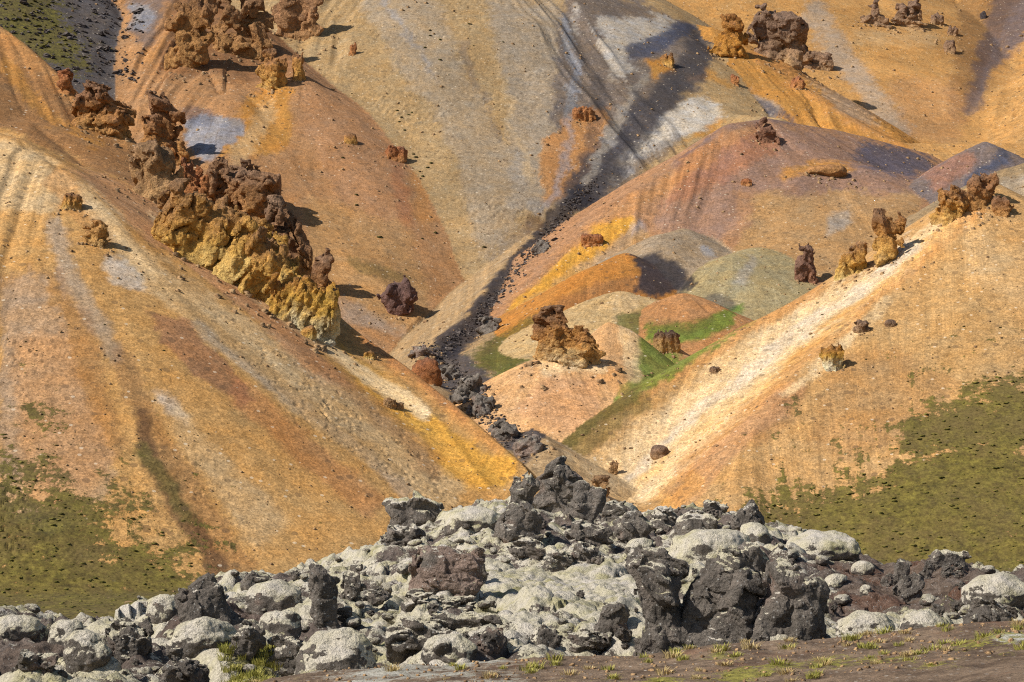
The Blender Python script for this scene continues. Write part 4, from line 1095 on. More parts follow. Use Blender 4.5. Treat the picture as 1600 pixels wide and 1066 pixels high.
# ---------------------------------------------------------------- crags and boulders on the hills
for a in [
    # the ridge of the golden hill, from its upper end downwards
    dict(name='pinnacle', label='small orange spike at the top of the golden hill ridge, beside the green slope', cx=104, top=106, base=150, w=30, seed=11, stops=RUST, cat='pinnacle', style='lava'),
    dict(name='crag', label='orange-brown serrated crag above the dark tower, with two heads', cx=160, top=124, base=206, w=100, seed=12, stops=BROWNY, style='lava', chunks=spine(.62, .40, 4, .20, .30)),
    dict(name='crag', label='tall dark brown tower, highest crag of the golden ridge, beside the pale blue patch', cx=254, top=141, base=262, w=92, seed=14, stops=BROWNY, n=64, tilt=.25, style='lava', chunks=[((.02, 0, .62), (.34, .40, .36), .2), ((-.24, -.1, .45), (.28, .36, .34), .3), ((.18, .05, .38), (.30, .4, .34), .2), ((0, 0, .2), (.44, .42, .3), .4), ((.12, 0, .82), (.2, .3, .16), 0)]),
    dict(name='crag', label='pale brown shoulder of rock just below the dark tower', cx=246, top=218, base=320, w=96, seed=15, stops=TANR, style='lava', n=50, chunks=spine(.66, .30, 4, .22, .30)),
    dict(name='crag', label='orange rock slab in the gap below the dark tower', cx=298, top=246, base=330, w=60, seed=16, stops=RUST, style='lava', tilt=.7, chunks=spine(.62, .32, 3, .26, .30)),
    dict(name='crag', label='purple-brown lumpy rocks on the crest between dark tower and golden crag', cx=374, top=247, base=345, w=130, seed=17, stops=PURPLE, n=56, style='lava', chunks=spine(.70, .48, 5, .18, .26)),
    dict(name='crag', label='big golden crag with fluted yellow face and brown cap', cx=342, top=282, base=432, w=216, seed=18, stops=GOLD, n=96, depth=.5, tilt=.55, knob=1.2, capped=.80, chunks=spine(.76, .34, 6, .17, .27)),
    dict(name='crag', label='dark purple-brown spine rising behind the golden crag', cx=442, top=306, base=446, w=98, seed=19, stops=PURPLE, n=64, tilt=.5, style='lava', chunks=spine(.78, .26, 5, .22, .24)),
    dict(name='crag', label='yellow fluted buttress between golden crag and white-streaked crag', cx=420, top=352, base=478, w=124, seed=20, stops=GOLD, n=64, tilt=.5, knob=1.2, chunks=spine(.72, .32, 5, .19, .28)),
    dict(name='crag', label='squat brown block perched over the white-streaked crag', cx=498, top=388, base=462, w=52, seed=21, stops=PURPLE, style='lava', tilt=.3),
    dict(name='crag', label='white-streaked yellow crag at the lower end of the golden ridge', cx=474, top=426, base=520, w=118, seed=22, stops=WHITE_GOLD, n=72, depth=.55, tilt=.4, knob=1.2, chunks=spine(.62, .48, 5, .19, .30)),
    dict(name='rock', label='small yellow knob on the scree below the white-streaked crag', cx=482, top=508, base=529, w=26, seed=23, stops=GOLD, cat='rock', n=28),
    dict(name='rock', label='yellow knob on the scree beside the pale stripe, halfway to the stream', cx=577, top=548, base=562, w=20, seed=24, stops=GOLD, cat='rock', n=26),
    dict(name='rock', label='upper of two small tan rocks on the yellow scree stripe', cx=608, top=620, base=638, w=24, seed=25, stops=TANR, cat='rock', n=26),
    dict(name='rock', label='lower of two small tan rocks on the yellow scree stripe', cx=624, top=628, base=641, w=15, seed=26, stops=TANR, cat='rock', n=24),
    dict(name='crag', label='small orange outcrop above the white patch on the golden hill', cx=150, top=344, base=386, w=48, seed=27, stops=[(0, (220, 176, 112)), (.5, (210, 158, 90)), (1, (190, 136, 80))], n=46, style='lava', depth=.5),
    dict(name='crag', label='little ochre ledge at the shoulder of the golden hill', cx=112, top=300, base=328, w=36, seed=28, stops=OCHRE, n=32),
    # the cream-flanked hill
    dict(name='crag', label='square brown crag on the very top of the cream-flanked hill', cx=1530, top=268, base=326, w=58, seed=31, stops=BROWNY, n=54, style='lava', tilt=.1, capped=.74),
    dict(name='crag', label='orange crag with brown top joined to the summit crag', cx=1484, top=289, base=346, w=66, seed=32, stops=OCHRE, n=54, style='lava'),
    dict(name='rock', label='brown rock tail sloping away behind the summit crag', cx=1566, top=306, base=338, w=36, seed=33, stops=BROWNY, style='lava', n=32, cat='rock'),
    dict(name='crag', label='orange tower with flat brown top, alone on the cream-flanked ridge', cx=1388, top=325, base=410, w=56, seed=34, stops=OCHRE, n=60, capped=.76, style='lava', tilt=.1, chunks=[((-.1,0,.6),(.36,.4,.42),.05),((.15,0,.4),(.36,.42,.4),.2),((0,0,.15),(.48,.46,.3),0)]),
    dict(name='crag', label='yellow broken crag next to the orange flat-topped tower', cx=1330, top=378, base=432, w=52, seed=35, stops=GOLD, n=46, style='lava', chunks=spine(.4, .66, 3, .24, .3)),
    dict(name='pinnacle', label='dark purple-brown pinnacle, lowest rock on the cream-flanked ridge', cx=1260, top=380, base=442, w=38, style='lava', seed=36, stops=[(0, (176, 120, 80)), (.4, (146, 104, 82)), (1, (134, 104, 86))], n=46, tilt=.1, cat='pinnacle'),
    dict(name='rock', label='brown rock with pale foot at the edge of the cream flank', cx=1346, top=499, base=520, w=30, seed=37, stops=DUSK, style='lava', n=30, cat='rock'),
    dict(name='rock', label='smooth grey-brown oval rock alone on tan scree', cx=1391, top=499, base=511, w=19, seed=38, stops=DUSK, style='dome', n=26, cat='rock'),
    dict(name='crag', label='cream and ochre broken ledge with a dark hollow on the tan slope', cx=1300, top=535, base=580, w=40, seed=39, stops=WHITE_GOLD, n=40),
    dict(name='rock', label='rounded brown boulder low on the cream flank', cx=1031, top=695, base=715, w=32, seed=40, stops=DUSK, style='dome', n=32, cat='rock'),
    dict(name='rock', label='slender tan rock standing at the foot of the cream flank', cx=958, top=719, base=742, w=16, seed=41, stops=TANR, n=28, cat='rock'),
    dict(name='rock', label='lumpy tan boulder behind the black lava outcrop', cx=938, top=742, base=772, w=32, seed=42, stops=TANR, style='lava', n=32, cat='rock'),
    dict(name='rock', label='flat grey stone lying on the upper part of the cream flank', cx=1117, top=572, base=583, w=18, seed=43, stops=DUSK, style='slab', n=24, cat='rock'),
    # the valley between
    dict(name='crag', label='ragged ochre outcrop standing on the pinkish mound in the valley', cx=888, top=476, base=572, w=118, seed=51, stops=[(.0, (236, 208, 162)), (.28, (226, 184, 120)), (.5, (206, 146, 76)), (.78, (160, 112, 70)), (1.0, (138, 104, 76))], n=92, depth=.5, style='lava', tilt=.2, knob=1.2, capped=.78, chunks=[((-.24, 0, .52), (.24, .42, .46), .05), ((.05, 0, .46), (.28, .42, .40), .1), ((.30, .05, .42), (.18, .4, .38), -.1), ((-.12, 0, .78), (.14, .3, .18), .2), ((-.34, 0, .66), (.12, .3, .26), 0), ((.2, 0, .68), (.12, .3, .16), .3), ((0, 0, .2), (.48, .46, .28), 0)]),
    dict(name='crag', label='small tan and brown outcrop on the green beside the pinkish mound', cx=1042, top=515, base=552, w=44, seed=52, stops=[(0, (224, 184, 116)), (.5, (196, 150, 92)), (.8, (128, 98, 74)), (1, (104, 84, 70))], n=42),
    dict(name='boulder', label='large purple-brown boulder leaning at the foot of the mountain', cx=621, top=430, base=494, w=66, seed=53, stops=[(0, (140, 100, 84)), (1, (118, 94, 88))], style='slab', tilt=-.6, n=56, cat='boulder', dmin=300),
    dict(name='crag', label='rust-orange rock bluff above the dark stream bed', cx=664, top=558, base=602, w=56, seed=54, stops=RUST, n=44, style='dome', dmin=250),
    # the mountain behind
    dict(name='crag', label='long rust and ochre crag with black clefts at the top of the mountain', cx=298, top=-30, base=108, w=84, seed=61, stops=[(0, (206, 154, 92)), (.4, (184, 132, 76)), (1, (150, 110, 78))], n=64, dmin=400, depth=.35, style='lava', tilt=.1),
    dict(name='crag', label='brown broken crag higher on the mountain, between the two clefts', cx=378, top=-24, base=92, w=100, seed=62, stops=[(0, (206, 156, 96)), (.4, (184, 134, 82)), (1, (150, 112, 80))], n=56, dmin=400, depth=.35, style='lava', tilt=.3),
    dict(name='crag', label='pinkish brown crag at the upper edge of the orange fan', cx=462, top=-26, base=60, w=90, seed=63, stops=[(0, (206, 156, 100)), (.4, (186, 136, 90)), (1, (156, 116, 86))], n=50, dmin=400, depth=.3, style='lava', tilt=.4),
    dict(name='crag', label='brown crag with two black hollows above the yellow patch', cx=422, top=74, base=142, w=56, seed=64, style='lava', depth=.5, stops=OCHRE, n=46, dmin=400),
    dict(name='crag', label='narrow crag with a black shaded side on the orange fan', cx=468, top=80, base=128, w=24, seed=65, stops=OCHRE, n=44, dmin=400),
    dict(name='pinnacle', label='small rust spike high on the orange fan', cx=551, top=65, base=86, w=14, seed=66, stops=RUST, n=28, dmin=400, cat='pinnacle'),
    dict(name='rock', label='rust rock with a dark notch in the middle of the mountain slope', cx=619, top=228, base=253, w=36, seed=67, stops=RUST, n=34, dmin=380, cat='rock'),
    dict(name='rock', label='ochre lump below the crags on the orange fan', cx=548, top=208, base=226, w=22, seed=68, stops=OCHRE, style='dome', n=26, dmin=380, cat='rock'),
    dict(name='crag', label='bright orange crag beside the grey mineral bowl', cx=1138, top=22, base=90, w=66, style='lava', depth=.45, seed=71, stops=[(0, (206, 146, 66)), (.6, (200, 136, 58)), (1, (170, 116, 64))], n=54, dmin=480, tilt=.3),
    dict(name='crag', label='dark brown jagged crag with two teeth, next to the bright orange crag', cx=1214, top=6, base=96, w=98, seed=72, style='lava', depth=.45, chunks=spine(.70, .45, 4, .22, .3), stops=DUSK, n=60, dmin=480),
    dict(name='crag', label='brown crumbling slab below the two-toothed crag', cx=1262, top=58, base=108, w=80, seed=73, style='lava', depth=.45, chunks=spine(.66, .30, 4, .22, .3), stops=DUSK, n=46, dmin=480, tilt=.4),
    dict(name='crag', label='outer brown cone-shaped crag in the far ochre bowl', cx=1368, top=0, base=40, w=52, seed=74, style='lava', depth=.5, chunks=[((0,0,.5),(.16,.3,.5),0),((-.2,0,.25),(.24,.4,.3),0),((.2,0,.25),(.26,.4,.3),0)], stops=DUSK, n=40, dmin=560),
    dict(name='crag', label='twin brown peaks standing in the far ochre bowl', cx=1420, top=0, base=44, w=62, seed=75, style='lava', depth=.5, chunks=[((-.24,0,.42),(.17,.3,.46),0),((.2,0,.5),(.16,.3,.5),0),((0,0,.2),(.48,.44,.26),0)], stops=DUSK, n=46, dmin=560),
    dict(name='rock', label='brown rock just below the twin peaks in the far bowl', cx=1464, top=19, base=39, w=22, seed=76, stops=DUSK, n=28, dmin=560, cat='rock'),
    dict(name='rock', label='grey-brown rock below the twin peaks, at the bowl edge', cx=1488, top=40, base=56, w=20, seed=77, stops=DUSK, n=26, dmin=560, cat='rock'),
    dict(name='rock', label='lowest broken rock in the line running down the far bowl', cx=1484, top=62, base=84, w=20, seed=78, stops=DUSK, n=26, dmin=560, cat='rock'),
    dict(name='rock', label='single black boulder high in the far bowl', cx=1537, top=17, base=29, w=11, seed=79, stops=[(0, (84, 74, 72)), (1, (84, 74, 72))], style='dome', n=22, dmin=560, cat='rock'),
    dict(name='crag', label='dark brown crag on the top of the pinkish brown hill', cx=1198, top=184, base=224, w=40, seed=80, stops=[(0, (176, 124, 88)), (.5, (146, 104, 80)), (1, (134, 100, 80))], n=44, dmin=380, style='lava', tilt=-.5),
    dict(name='rock', label='rust knob on the orange ridge behind the pinkish brown hill', cx=1149, top=115, base=133, w=15, seed=81, stops=RUST, n=24, dmin=440, cat='rock'),
    dict(name='rock', label='ochre knob inside the grey mineral bowl', cx=1043, top=82, base=104, w=24, seed=82, stops=OCHRE, n=28, dmin=480, cat='rock'),
    dict(name='rock', label='orange ledge halfway down the orange ridge', cx=1246, top=118, base=140, w=26, seed=83, stops=RUST, n=28, dmin=440, cat='rock', tilt=.5),
    dict(name='rock', label='rust rock on the flank of the pinkish brown hill', cx=1166, top=278, base=291, w=18, seed=84, stops=RUST, n=24, dmin=360, cat='rock'),
    dict(name='rock', label='orange ledge across the middle of the pinkish brown hill', cx=1292, top=257, base=276, w=70, seed=85, stops=[(0, (206, 150, 90)), (1, (186, 132, 80))], n=36, dmin=360, cat='rock', style='dome'),
    dict(name='rock', label='brown rock on the yellow streak beside the dark gully', cx=925, top=364, base=384, w=36, seed=86, stops=RUST, n=30, dmin=340, cat='rock'),
    dict(name='rock', label='orange brow of rock over the grey bowl, above the orange patch', cx=912, top=166, base=190, w=40, seed=87, stops=[(0, (214, 148, 84)), (1, (178, 116, 72))], n=30, dmin=440, cat='rock'),
]:
    crag(**a)
# dark boulders along the stream bed
for i, (cx, top, base, w, ti, sh, lab) in enumerate([
    (662, 538, 556, 46, .9, .35, 'long dark rock at the head of the dark stream bed'), (704, 568, 594, 34, -.5, .1, 'black boulder in the stream bed next to the rust-orange bluff'),
    (733, 584, 624, 58, .7, .1, 'largest black rock wall in the stream bed'), (752, 614, 650, 44, .5, .1, 'black rock with a dark hollow lower in the stream bed'),
    (752, 598, 614, 26, 0, .6, 'rounded grey stone above the rock with the dark hollow'), (786, 656, 690, 44, .6, .2, 'dark broken rock where the stream bed narrows'),
    (826, 678, 712, 48, -.3, .5, 'brown rubble rock near the mouth of the stream bed'), (764, 494, 520, 40, -.9, .1, 'black rock in the upper gully below the knolls'),
    (848, 372, 394, 34, -.8, .1, 'black rock high in the gully')]):
    lava_rock('stream_boulder', lab, cx, top, base, w, 300 + i, 'lava', .0, ti, 28, .8, sh, 'boulder', 'dark boulders along the stream bed', cap=False, on='hill')
print('crags', time.time() - T0)

# ---------------------------------------------------------------- lava rocks in front
LB = lava_rock
ROCKS = [
    # the crest
    ('lava_outcrop', 'black jagged peak of lava, highest point of the lava field', 868, 712, 800, 84, 'lava', .10, .7, 72, {}),
    ('lava_outcrop', 'dark craggy block against the uphill side of the black peak', 818, 736, 806, 48, 'lava', .25, .5, 48, {}),
    ('lava_outcrop', 'black overhanging block on the downhill side of the black peak', 912, 750, 812, 66, 'slab', .12, .3, 56, {}),
    ('lava_rock', 'small square lava block alone on the crest next to the black peak', 959, 782, 812, 40, 'lava', .3, .1, 34, {}),
    ('lava_rock', 'dark ribbed rock below the black peak, at the start of the moss', 808, 782, 846, 76, 'slab', .22, .6, 56, {}),
    ('lava_rock', 'moss-topped overhanging boulder alone at the end of the crest', 645, 766, 822, 94, 'slab', .42, .2, 60, {}),
    ('lava_rock', 'ragged dark rock under the overhanging moss-topped boulder', 628, 812, 850, 70, 'lava', .25, .3, 48, {}),
    ('lava_rock', 'rounded moss hummock between overhanging boulder and black peak', 742, 790, 832, 90, 'dome', .8, 0, 48, {}),
    ('lava_rock', 'leaning dark slab at the start of the crest blocks', 989, 797, 846, 58, 'slab', .25, .8, 48, {}),
    ('lava_rock', 'second dark crest block, half covered in moss', 1038, 790, 826, 52, 'lava', .45, .4, 42, {}),
    ('lava_rock', 'broad dark crest block with a mossy back', 1088, 797, 834, 62, 'slab', .45, .3, 46, {}),
    ('lava_rock', 'small bare lava block on top of the crest blocks', 1118, 781, 808, 40, 'lava', .25, .2, 36, {}),
    ('lava_rock', 'black pointed block ending the crest, in front of the green hillside', 1164, 780, 830, 56, 'slab', .22, .9, 48, {}),
    ('lava_rock', 'mossy lump under the black pointed crest block', 1180, 816, 846, 50, 'dome', .75, 0, 34, {}),
    # behind the big boulder
    ('lava_rock', 'dark ridge of lava running down below the black peak', 920, 812, 852, 70, 'slab', .25, .9, 50, {}),
    ('lava_rock', 'dark rough rock below the lava ridge', 914, 846, 878, 56, 'lava', .25, .4, 42, {}),
    ('lava_rock', 'rock with pale moss cap at the upper edge of the moss carpet', 868, 852, 892, 50, 'lava', .5, .3, 40, {}),
    ('lava_rock', 'dark lump between ribbed rock and moss carpet', 822, 836, 872, 56, 'lava', .3, .4, 40, {}),
    ('lava_rock', 'mossy round stone below the crest slab', 1000, 840, 866, 44, 'dome', .6, 0, 30, {}),
    ('lava_rock', 'wide moss-covered mound behind the great boulder', 1110, 826, 862, 130, 'dome', .85, 0, 50, {}),
    ('lava_rock', 'large moss-covered mound sloping to the bare gravel', 1276, 828, 874, 126, 'dome', .8, 0, 56, {}),
    # the great boulder: three masses
    ('great_boulder', 'huge black lava boulder, the largest rock of the lava field', 1090, 850, 1022, 210, 'slab', .20, .6, 110, dict(depth=.6, chunks=[((-.30, .0, .50), (.17, .42, .52), -.25), ((-.36, -.1, .26), (.14, .36, .30), .1), ((.02, .1, .56), (.15, .42, .54), .45), ((.22, -.05, .44), (.17, .42, .46), .5), ((.05, -.25, .24), (.20, .28, .26), .2), ((-.12, -.1, .2), (.2, .36, .24), 0), ((.36, .0, .34), (.15, .40, .36), .5), ((-.24, .05, .84), (.10, .25, .16), .2)])),
    ('great_boulder', 'huge overhanging lava block leaning on the largest boulder', 1226, 868, 1010, 130, 'slab', .24, .7, 84, dict(depth=.7, chunks=[((.05, .0, .62), (.40, .44, .30), .45), ((-.24, .0, .42), (.26, .42, .42), .5), ((.10, -.1, .36), (.26, .40, .30), .6), ((-.1, .0, .16), (.34, .42, .22), 0), ((.32, .0, .52), (.18, .34, .22), .2)])),
    ('lava_rock', 'brown-grey slab of lava on the shoulder between the two huge blocks', 1160, 846, 950, 80, 'slab', .3, .7, 60, dict(warm=.3)),
    ('lava_rock', 'flat grey slab tucked in the moss beside the huge boulder', 955, 940, 992, 54, 'slab', .1, .3, 40, dict(warm=.2)),
    ('lava_rock', 'small broken rock at the foot of the moss carpet', 856, 974, 1012, 42, 'lava', .2, .5, 36, {}),
    ('lava_rock', 'low rubbly rock with moss on its back, before the huge boulder', 918, 980, 1018, 76, 'lava', .4, .2, 46, {}),
    ('lava_rock', 'white moss cushion on rubble at the foot of the huge overhanging block', 1205, 988, 1014, 58, 'dome', .9, 0, 34, {}),
    # middle of the field
    ('lava_rock', 'round boulder with flat pinkish broken face', 698, 850, 918, 112, 'slab', .10, .2, 64, dict(warm=.75)),
    ('lava_rock', 'dark ridged rock ending the pink-faced boulder', 742, 868, 916, 40, 'lava', .1, .9, 40, {}),
    ('lava_rock', 'smooth dark pillar of lava standing in the moss', 508, 878, 982, 50, 'slab', .08, -.15, 60, dict(depth=.9)),
    ('lava_rock', 'moss-capped boulder leaning on the smooth dark pillar', 549, 880, 940, 44, 'lava', .5, .2, 44, {}),
    ('lava_rock', 'small black rock below the moss-capped boulder', 588, 914, 946, 42, 'lava', .2, .4, 36, {}),
    ('lava_rock', 'long dark ledge under the pink-faced boulder', 685, 920, 950, 108, 'lava', .45, .1, 52, dict(depth=.5)),
    ('lava_rock', 'long rubbly overhang across the middle of the moss', 694, 954, 1000, 168, 'lava', .5, .1, 72, dict(depth=.4)),
    ('lava_rock', 'smooth moss boulder just above the bank', 702, 990, 1034, 82, 'dome', .7, 0, 48, {}),
    ('lava_rock', 'crumbly brown rock beside the smooth moss boulder', 764, 978, 1022, 44, 'lava', .15, .3, 40, dict(warm=.3)),
    ('lava_rock', 'big pale moss mound with a dark foot above the bank', 524, 980, 1048, 124, 'dome', .66, 0, 60, {}),
    ('lava_rock', 'dark boulder with mossy top at the edge of the yellow grass', 449, 988, 1056, 64, 'lava', .4, .2, 50, {}),
    ('lava_rock', 'brown lump of lava behind the pale moss mound', 534, 940, 980, 36, 'lava', .2, .1, 32, dict(warm=.3)),
    ('lava_rock', 'mossy hump with dark underside near the smooth pillar', 436, 952, 996, 66, 'dome', .55, 0, 42, {}),
    ('lava_rock', 'gently rounded moss hump behind the smooth dark pillar', 430, 905, 950, 84, 'dome', .7, 0, 44, {}),
    # the near end, under the green foot of the golden hill
    ('lava_boulder', 'dark pointed boulder standing above the moss, before the golden hill', 330, 894, 982, 108, 'slab', .14, -.5, 68, {}),
    ('lava_rock', 'small dark rock on the crest beyond the pointed boulder', 398, 890, 920, 42, 'lava', .25, .2, 34, {}),
    ('lava_rock', 'black rock with moss shoulder below the pointed boulder', 386, 968, 1036, 54, 'lava', .3, .4, 48, {}),
    ('lava_rock', 'yellowish moss ledge in front of the pointed boulder', 316, 962, 1008, 100, 'dome', .75, 0, 48, {}),
    ('lava_rock', 'mossy lump tucked against the pointed boulder', 256, 928, 970, 52, 'dome', .7, 0, 36, {}),
    ('lava_rock', 'hollow black rock with moss on top beside the yellow moss', 202, 964, 1024, 70, 'lava', .42, .2, 52, {}),
    ('lava_rock', 'large moss dome with black underside', 138, 984, 1048, 72, 'dome', .6, 0, 50, {}),
    ('lava_rock', 'pale moss dome at the lowest dip of the crest', 106, 968, 1008, 56, 'dome', .75, 0, 38, {}),
    ('lava_rock', 'yellow-green moss dome at the edge of the picture', 26, 960, 1000, 76, 'dome', .8, 0, 42, {}),
    ('lava_rock', 'dark rubble heap under the yellowish moss ledge', 288, 1012, 1074, 84, 'lava', .12, .2, 56, dict(warm=.15)),
    ('lava_rock', 'rough brown rubble rock among grey moss near the edge', 60, 1012, 1050, 80, 'lava', .3, .1, 46, dict(warm=.25)),
    # the gravel side
    ('lava_rock', 'black glossy block standing on the bare gravel', 1407, 872, 910, 32, 'slab', .12, .3, 36, {}),
    ('lava_rock', 'black leaning block below the standing black block', 1418, 894, 942, 46, 'slab', .12, -.8, 40, {}),
    ('lava_rock', 'small dark stone beside the standing black block', 1386, 896, 916, 20, 'lava', .0, .2, 24, {}),
    ('lava_rock', 'dark hooked stone uphill on the red gravel', 1448, 876, 904, 22, 'lava', .05, .4, 28, {}),
    ('lava_rock', 'thin black ledge capping the gravel crest', 1484, 858, 884, 62, 'slab', .35, .25, 40, dict(depth=.4)),
    ('lava_rock', 'low dark stone on brown earth near the gravel foot', 1463, 942, 960, 24, 'lava', .05, .2, 24, {}),
    ('lava_rock', 'dark boulder under heaped moss cushions at the picture edge', 1546, 930, 990, 90, 'lava', .2, .2, 56, {}),
    ('lava_rock', 'heap of white moss cushions on the dark boulder at the edge', 1556, 894, 946, 96, 'dome', .8, 0, 50, {}),
    ('lava_rock', 'wide moss hump between the huge block and the bank', 1352, 954, 1004, 88, 'dome', .75, 0, 48, {}),
    ('lava_rock', 'moss hump with a dark cleft, next to the wide moss hump', 1436, 952, 1000, 80, 'dome', .6, 0, 46, {}),
    ('lava_rock', 'white moss cushion high on the bare gravel', 1348, 876, 898, 34, 'dome', .9, 0, 28, {}),
    ('lava_rock', 'white moss cushion on gravel beside the huge overhanging block', 1306, 896, 918, 34, 'dome', .9, 0, 28, {}),
    ('lava_rock', 'tiny white moss cushion in the middle of the gravel', 1353, 913, 930, 18, 'dome', .95, 0, 22, {}),
]
for i, (nm, lab, cx, top, base, w, st, mo, ti, n, kw) in enumerate(ROCKS):
    LB(nm, lab, cx, top, base, w, 400 + i * 7, st, mo, ti, n, cat='boulder' if 'boulder' in nm else 'rock', **kw)
print('lava rocks', time.time() - T0)

# ---------------------------------------------------------------- many smaller stones of the lava field, each its own object, shapes shared
rs = np.random.RandomState(5)
protos = []
for k in range(10):
    mossk = k >= 5
    v, f, nr = rock_shape(900 + k, 1.0, .85, .62 if mossk else .8, 20, 'dome' if mossk else 'lava', rs.uniform(-.6, .6))
    v[:, 2] -= .18
    c, m = lava_colours(v, nr, k, 1, .8, .72 if mossk else .12, .1)
    protos.append(mesh_from('lava_stone', v, f, dict(stain=c, moss=m, plants=np.zeros(len(v))), nr if mossk else None, LAVA, mossk))
placed = 0; tries = 0
while placed < 170 and tries < 4000:
    tries += 1
    px = rs.uniform(-20, 1620); row = rs.uniform(785, 1056)
    D = hit(px, row, LROWS, L_COLS, L_D)
    if D is None or D > 112: continue
    if row > np.interp(px, BC, BROW) - 6: continue
    j = int(np.searchsorted(L_COLS, px)); k = int(np.searchsorted(L_D, D))
    if k >= len(L_D) - 1 or j >= len(L_COLS) - 1: continue
    carpet = math.exp(-((px - 830) / 150) ** 2 - ((D - 52) / 9) ** 2)
    if rs.rand() < carpet * 1.6: continue
    size = rs.uniform(9, 24) * rs.uniform(.7, 1.35) / F * D * (1.25 if D < 60 else 1.0)
    grav = LV[k, j] > .5
    mi = rs.randint(0, 5) if (rs.rand() < .42 or grav) else rs.randint(5, 10)
    if grav: size *= .7
    elif mi < 5: size *= .75
    o = link('lava_stone', protos[mi], None, ((px - CX) / F * D, D, LZ[k, j]))
    o.scale = (size * rs.uniform(.8, 1.25), size * rs.uniform(.8, 1.2), size * rs.uniform(.7, 1.2))
    o.rotation_euler = (rs.uniform(-.25, .25), rs.uniform(-.25, .25), rs.uniform(0, 6.28))
    tag(o, 'small bare dark lava stone lying among the moss' if mi < 5 else 'small lava stone padded all over with pale moss', 'stone', 'small lava stones' if mi < 5 else 'small mossy stones')
    placed += 1

# ---------------------------------------------------------------- stones and plants dotted over the hill slopes
def blob(seed, flat=.6, rough=.25):
    r = np.random.RandomState(seed)
    a = np.array([[math.cos(t) * math.cos(p), math.sin(t) * math.cos(p), math.sin(p)] for p in (-.5, .15, .8) for t in np.arange(6) * 1.047 + p] + [[0, 0, 1.0]])
    a = a * (1 + r.uniform(-rough, rough, (len(a), 1))) * (1, 1, flat)
    fs = []
    for l in (0, 1):
        for i in range(6):
            fs.append([l * 6 + i, l * 6 + (i + 1) % 6, l * 6 + 6 + (i + 1) % 6]); fs.append([l * 6 + i, l * 6 + 6 + (i + 1) % 6, l * 6 + 6 + i])
    for i in range(6): fs.append([12 + i, 12 + (i + 1) % 6, 18])
    return a, np.array(fs)
DARKGREEN = (70, 66, 36); STONE = (96, 76, 62); PALE = (222, 196, 158)
def blob_mat(name, c, c2):
    m = Nodes(name)
    return m.done(m.mix(m.remap(m.noise(1.3, 3), .35, .65), rgb(c), rgb(c2)), m.bump(m.noise(6, 4), .1, .8))
PLANT = blob_mat('cushion_plant', (58, 56, 30), (104, 96, 50)); STONEM = blob_mat('hill_stone', (128, 98, 70), (196, 158, 112))
pm = []
for k in range(4):
    a, f = blob(k, .55, .35); pm.append(mesh_from('cushion_plant', a, f, None, None, PLANT))
spots = [(664, 75, .3), (672, 48, .3), (672, 56, .3), (688, 63, .3), (734, 38, .3), (688, 94, .4), (786, 66, .3), (740, 72, .2), (621, 173, .3), (638, 180, .3), (627, 184, .3), (644, 174, .3), (624, 190, .3), (632, 204, .3),
         (536, 247, .3), (646, 241, .3), (650, 246, .35), (656, 268, .3), (660, 276, .35), (674, 255, .4), (668, 262, .3), (557, 305, .4), (557, 321, .4), (593, 371, .5), (680, 364, .4), (756, 387, .4), (660, 374, .3), (1262, 400, .3)]
n_pl = 0
def put_plant(px, row, size, dmin=0):
    global n_pl
    D = hit(px, row, GROW, T_COLS, T_D, dmin)
    if D is None: return
    z = ground_at(px, D, GZ, T_COLS, T_D)
    o = link('cushion_plant', pm[n_pl % 4], None, ((px - CX) / F * D, D, z))
    s = size * D / 400
    o.scale = (s * rs.uniform(1, 1.6), s * rs.uniform(.8, 1.2), s * rs.uniform(.7, 1.1)); o.rotation_euler = (0, 0, rs.uniform(0, 6))
    o.scale = tuple(.75 * q_ for q_ in o.scale)
    tag(o, 'tiny dark green cushion plant dotted on bare scree', 'plant', 'cushion plants dotted over the slopes'); n_pl += 1
for px, row, s in spots: put_plant(px, row, s * 1.5)
for (x0, x1, y0, y1, n, s) in [(480, 820, 40, 520, 14, .22), (10, 330, 420, 860, 40, .30), (300, 620, 520, 830, 12, .24), (1230, 1590, 420, 640, 34, .32), (620, 780, 380, 500, 8, .26)]:
    for q in range(n):
        px, row = rs.uniform(x0, x1), rs.uniform(y0, y1)
        put_plant(px, row, s * rs.uniform(.6, 1.3))
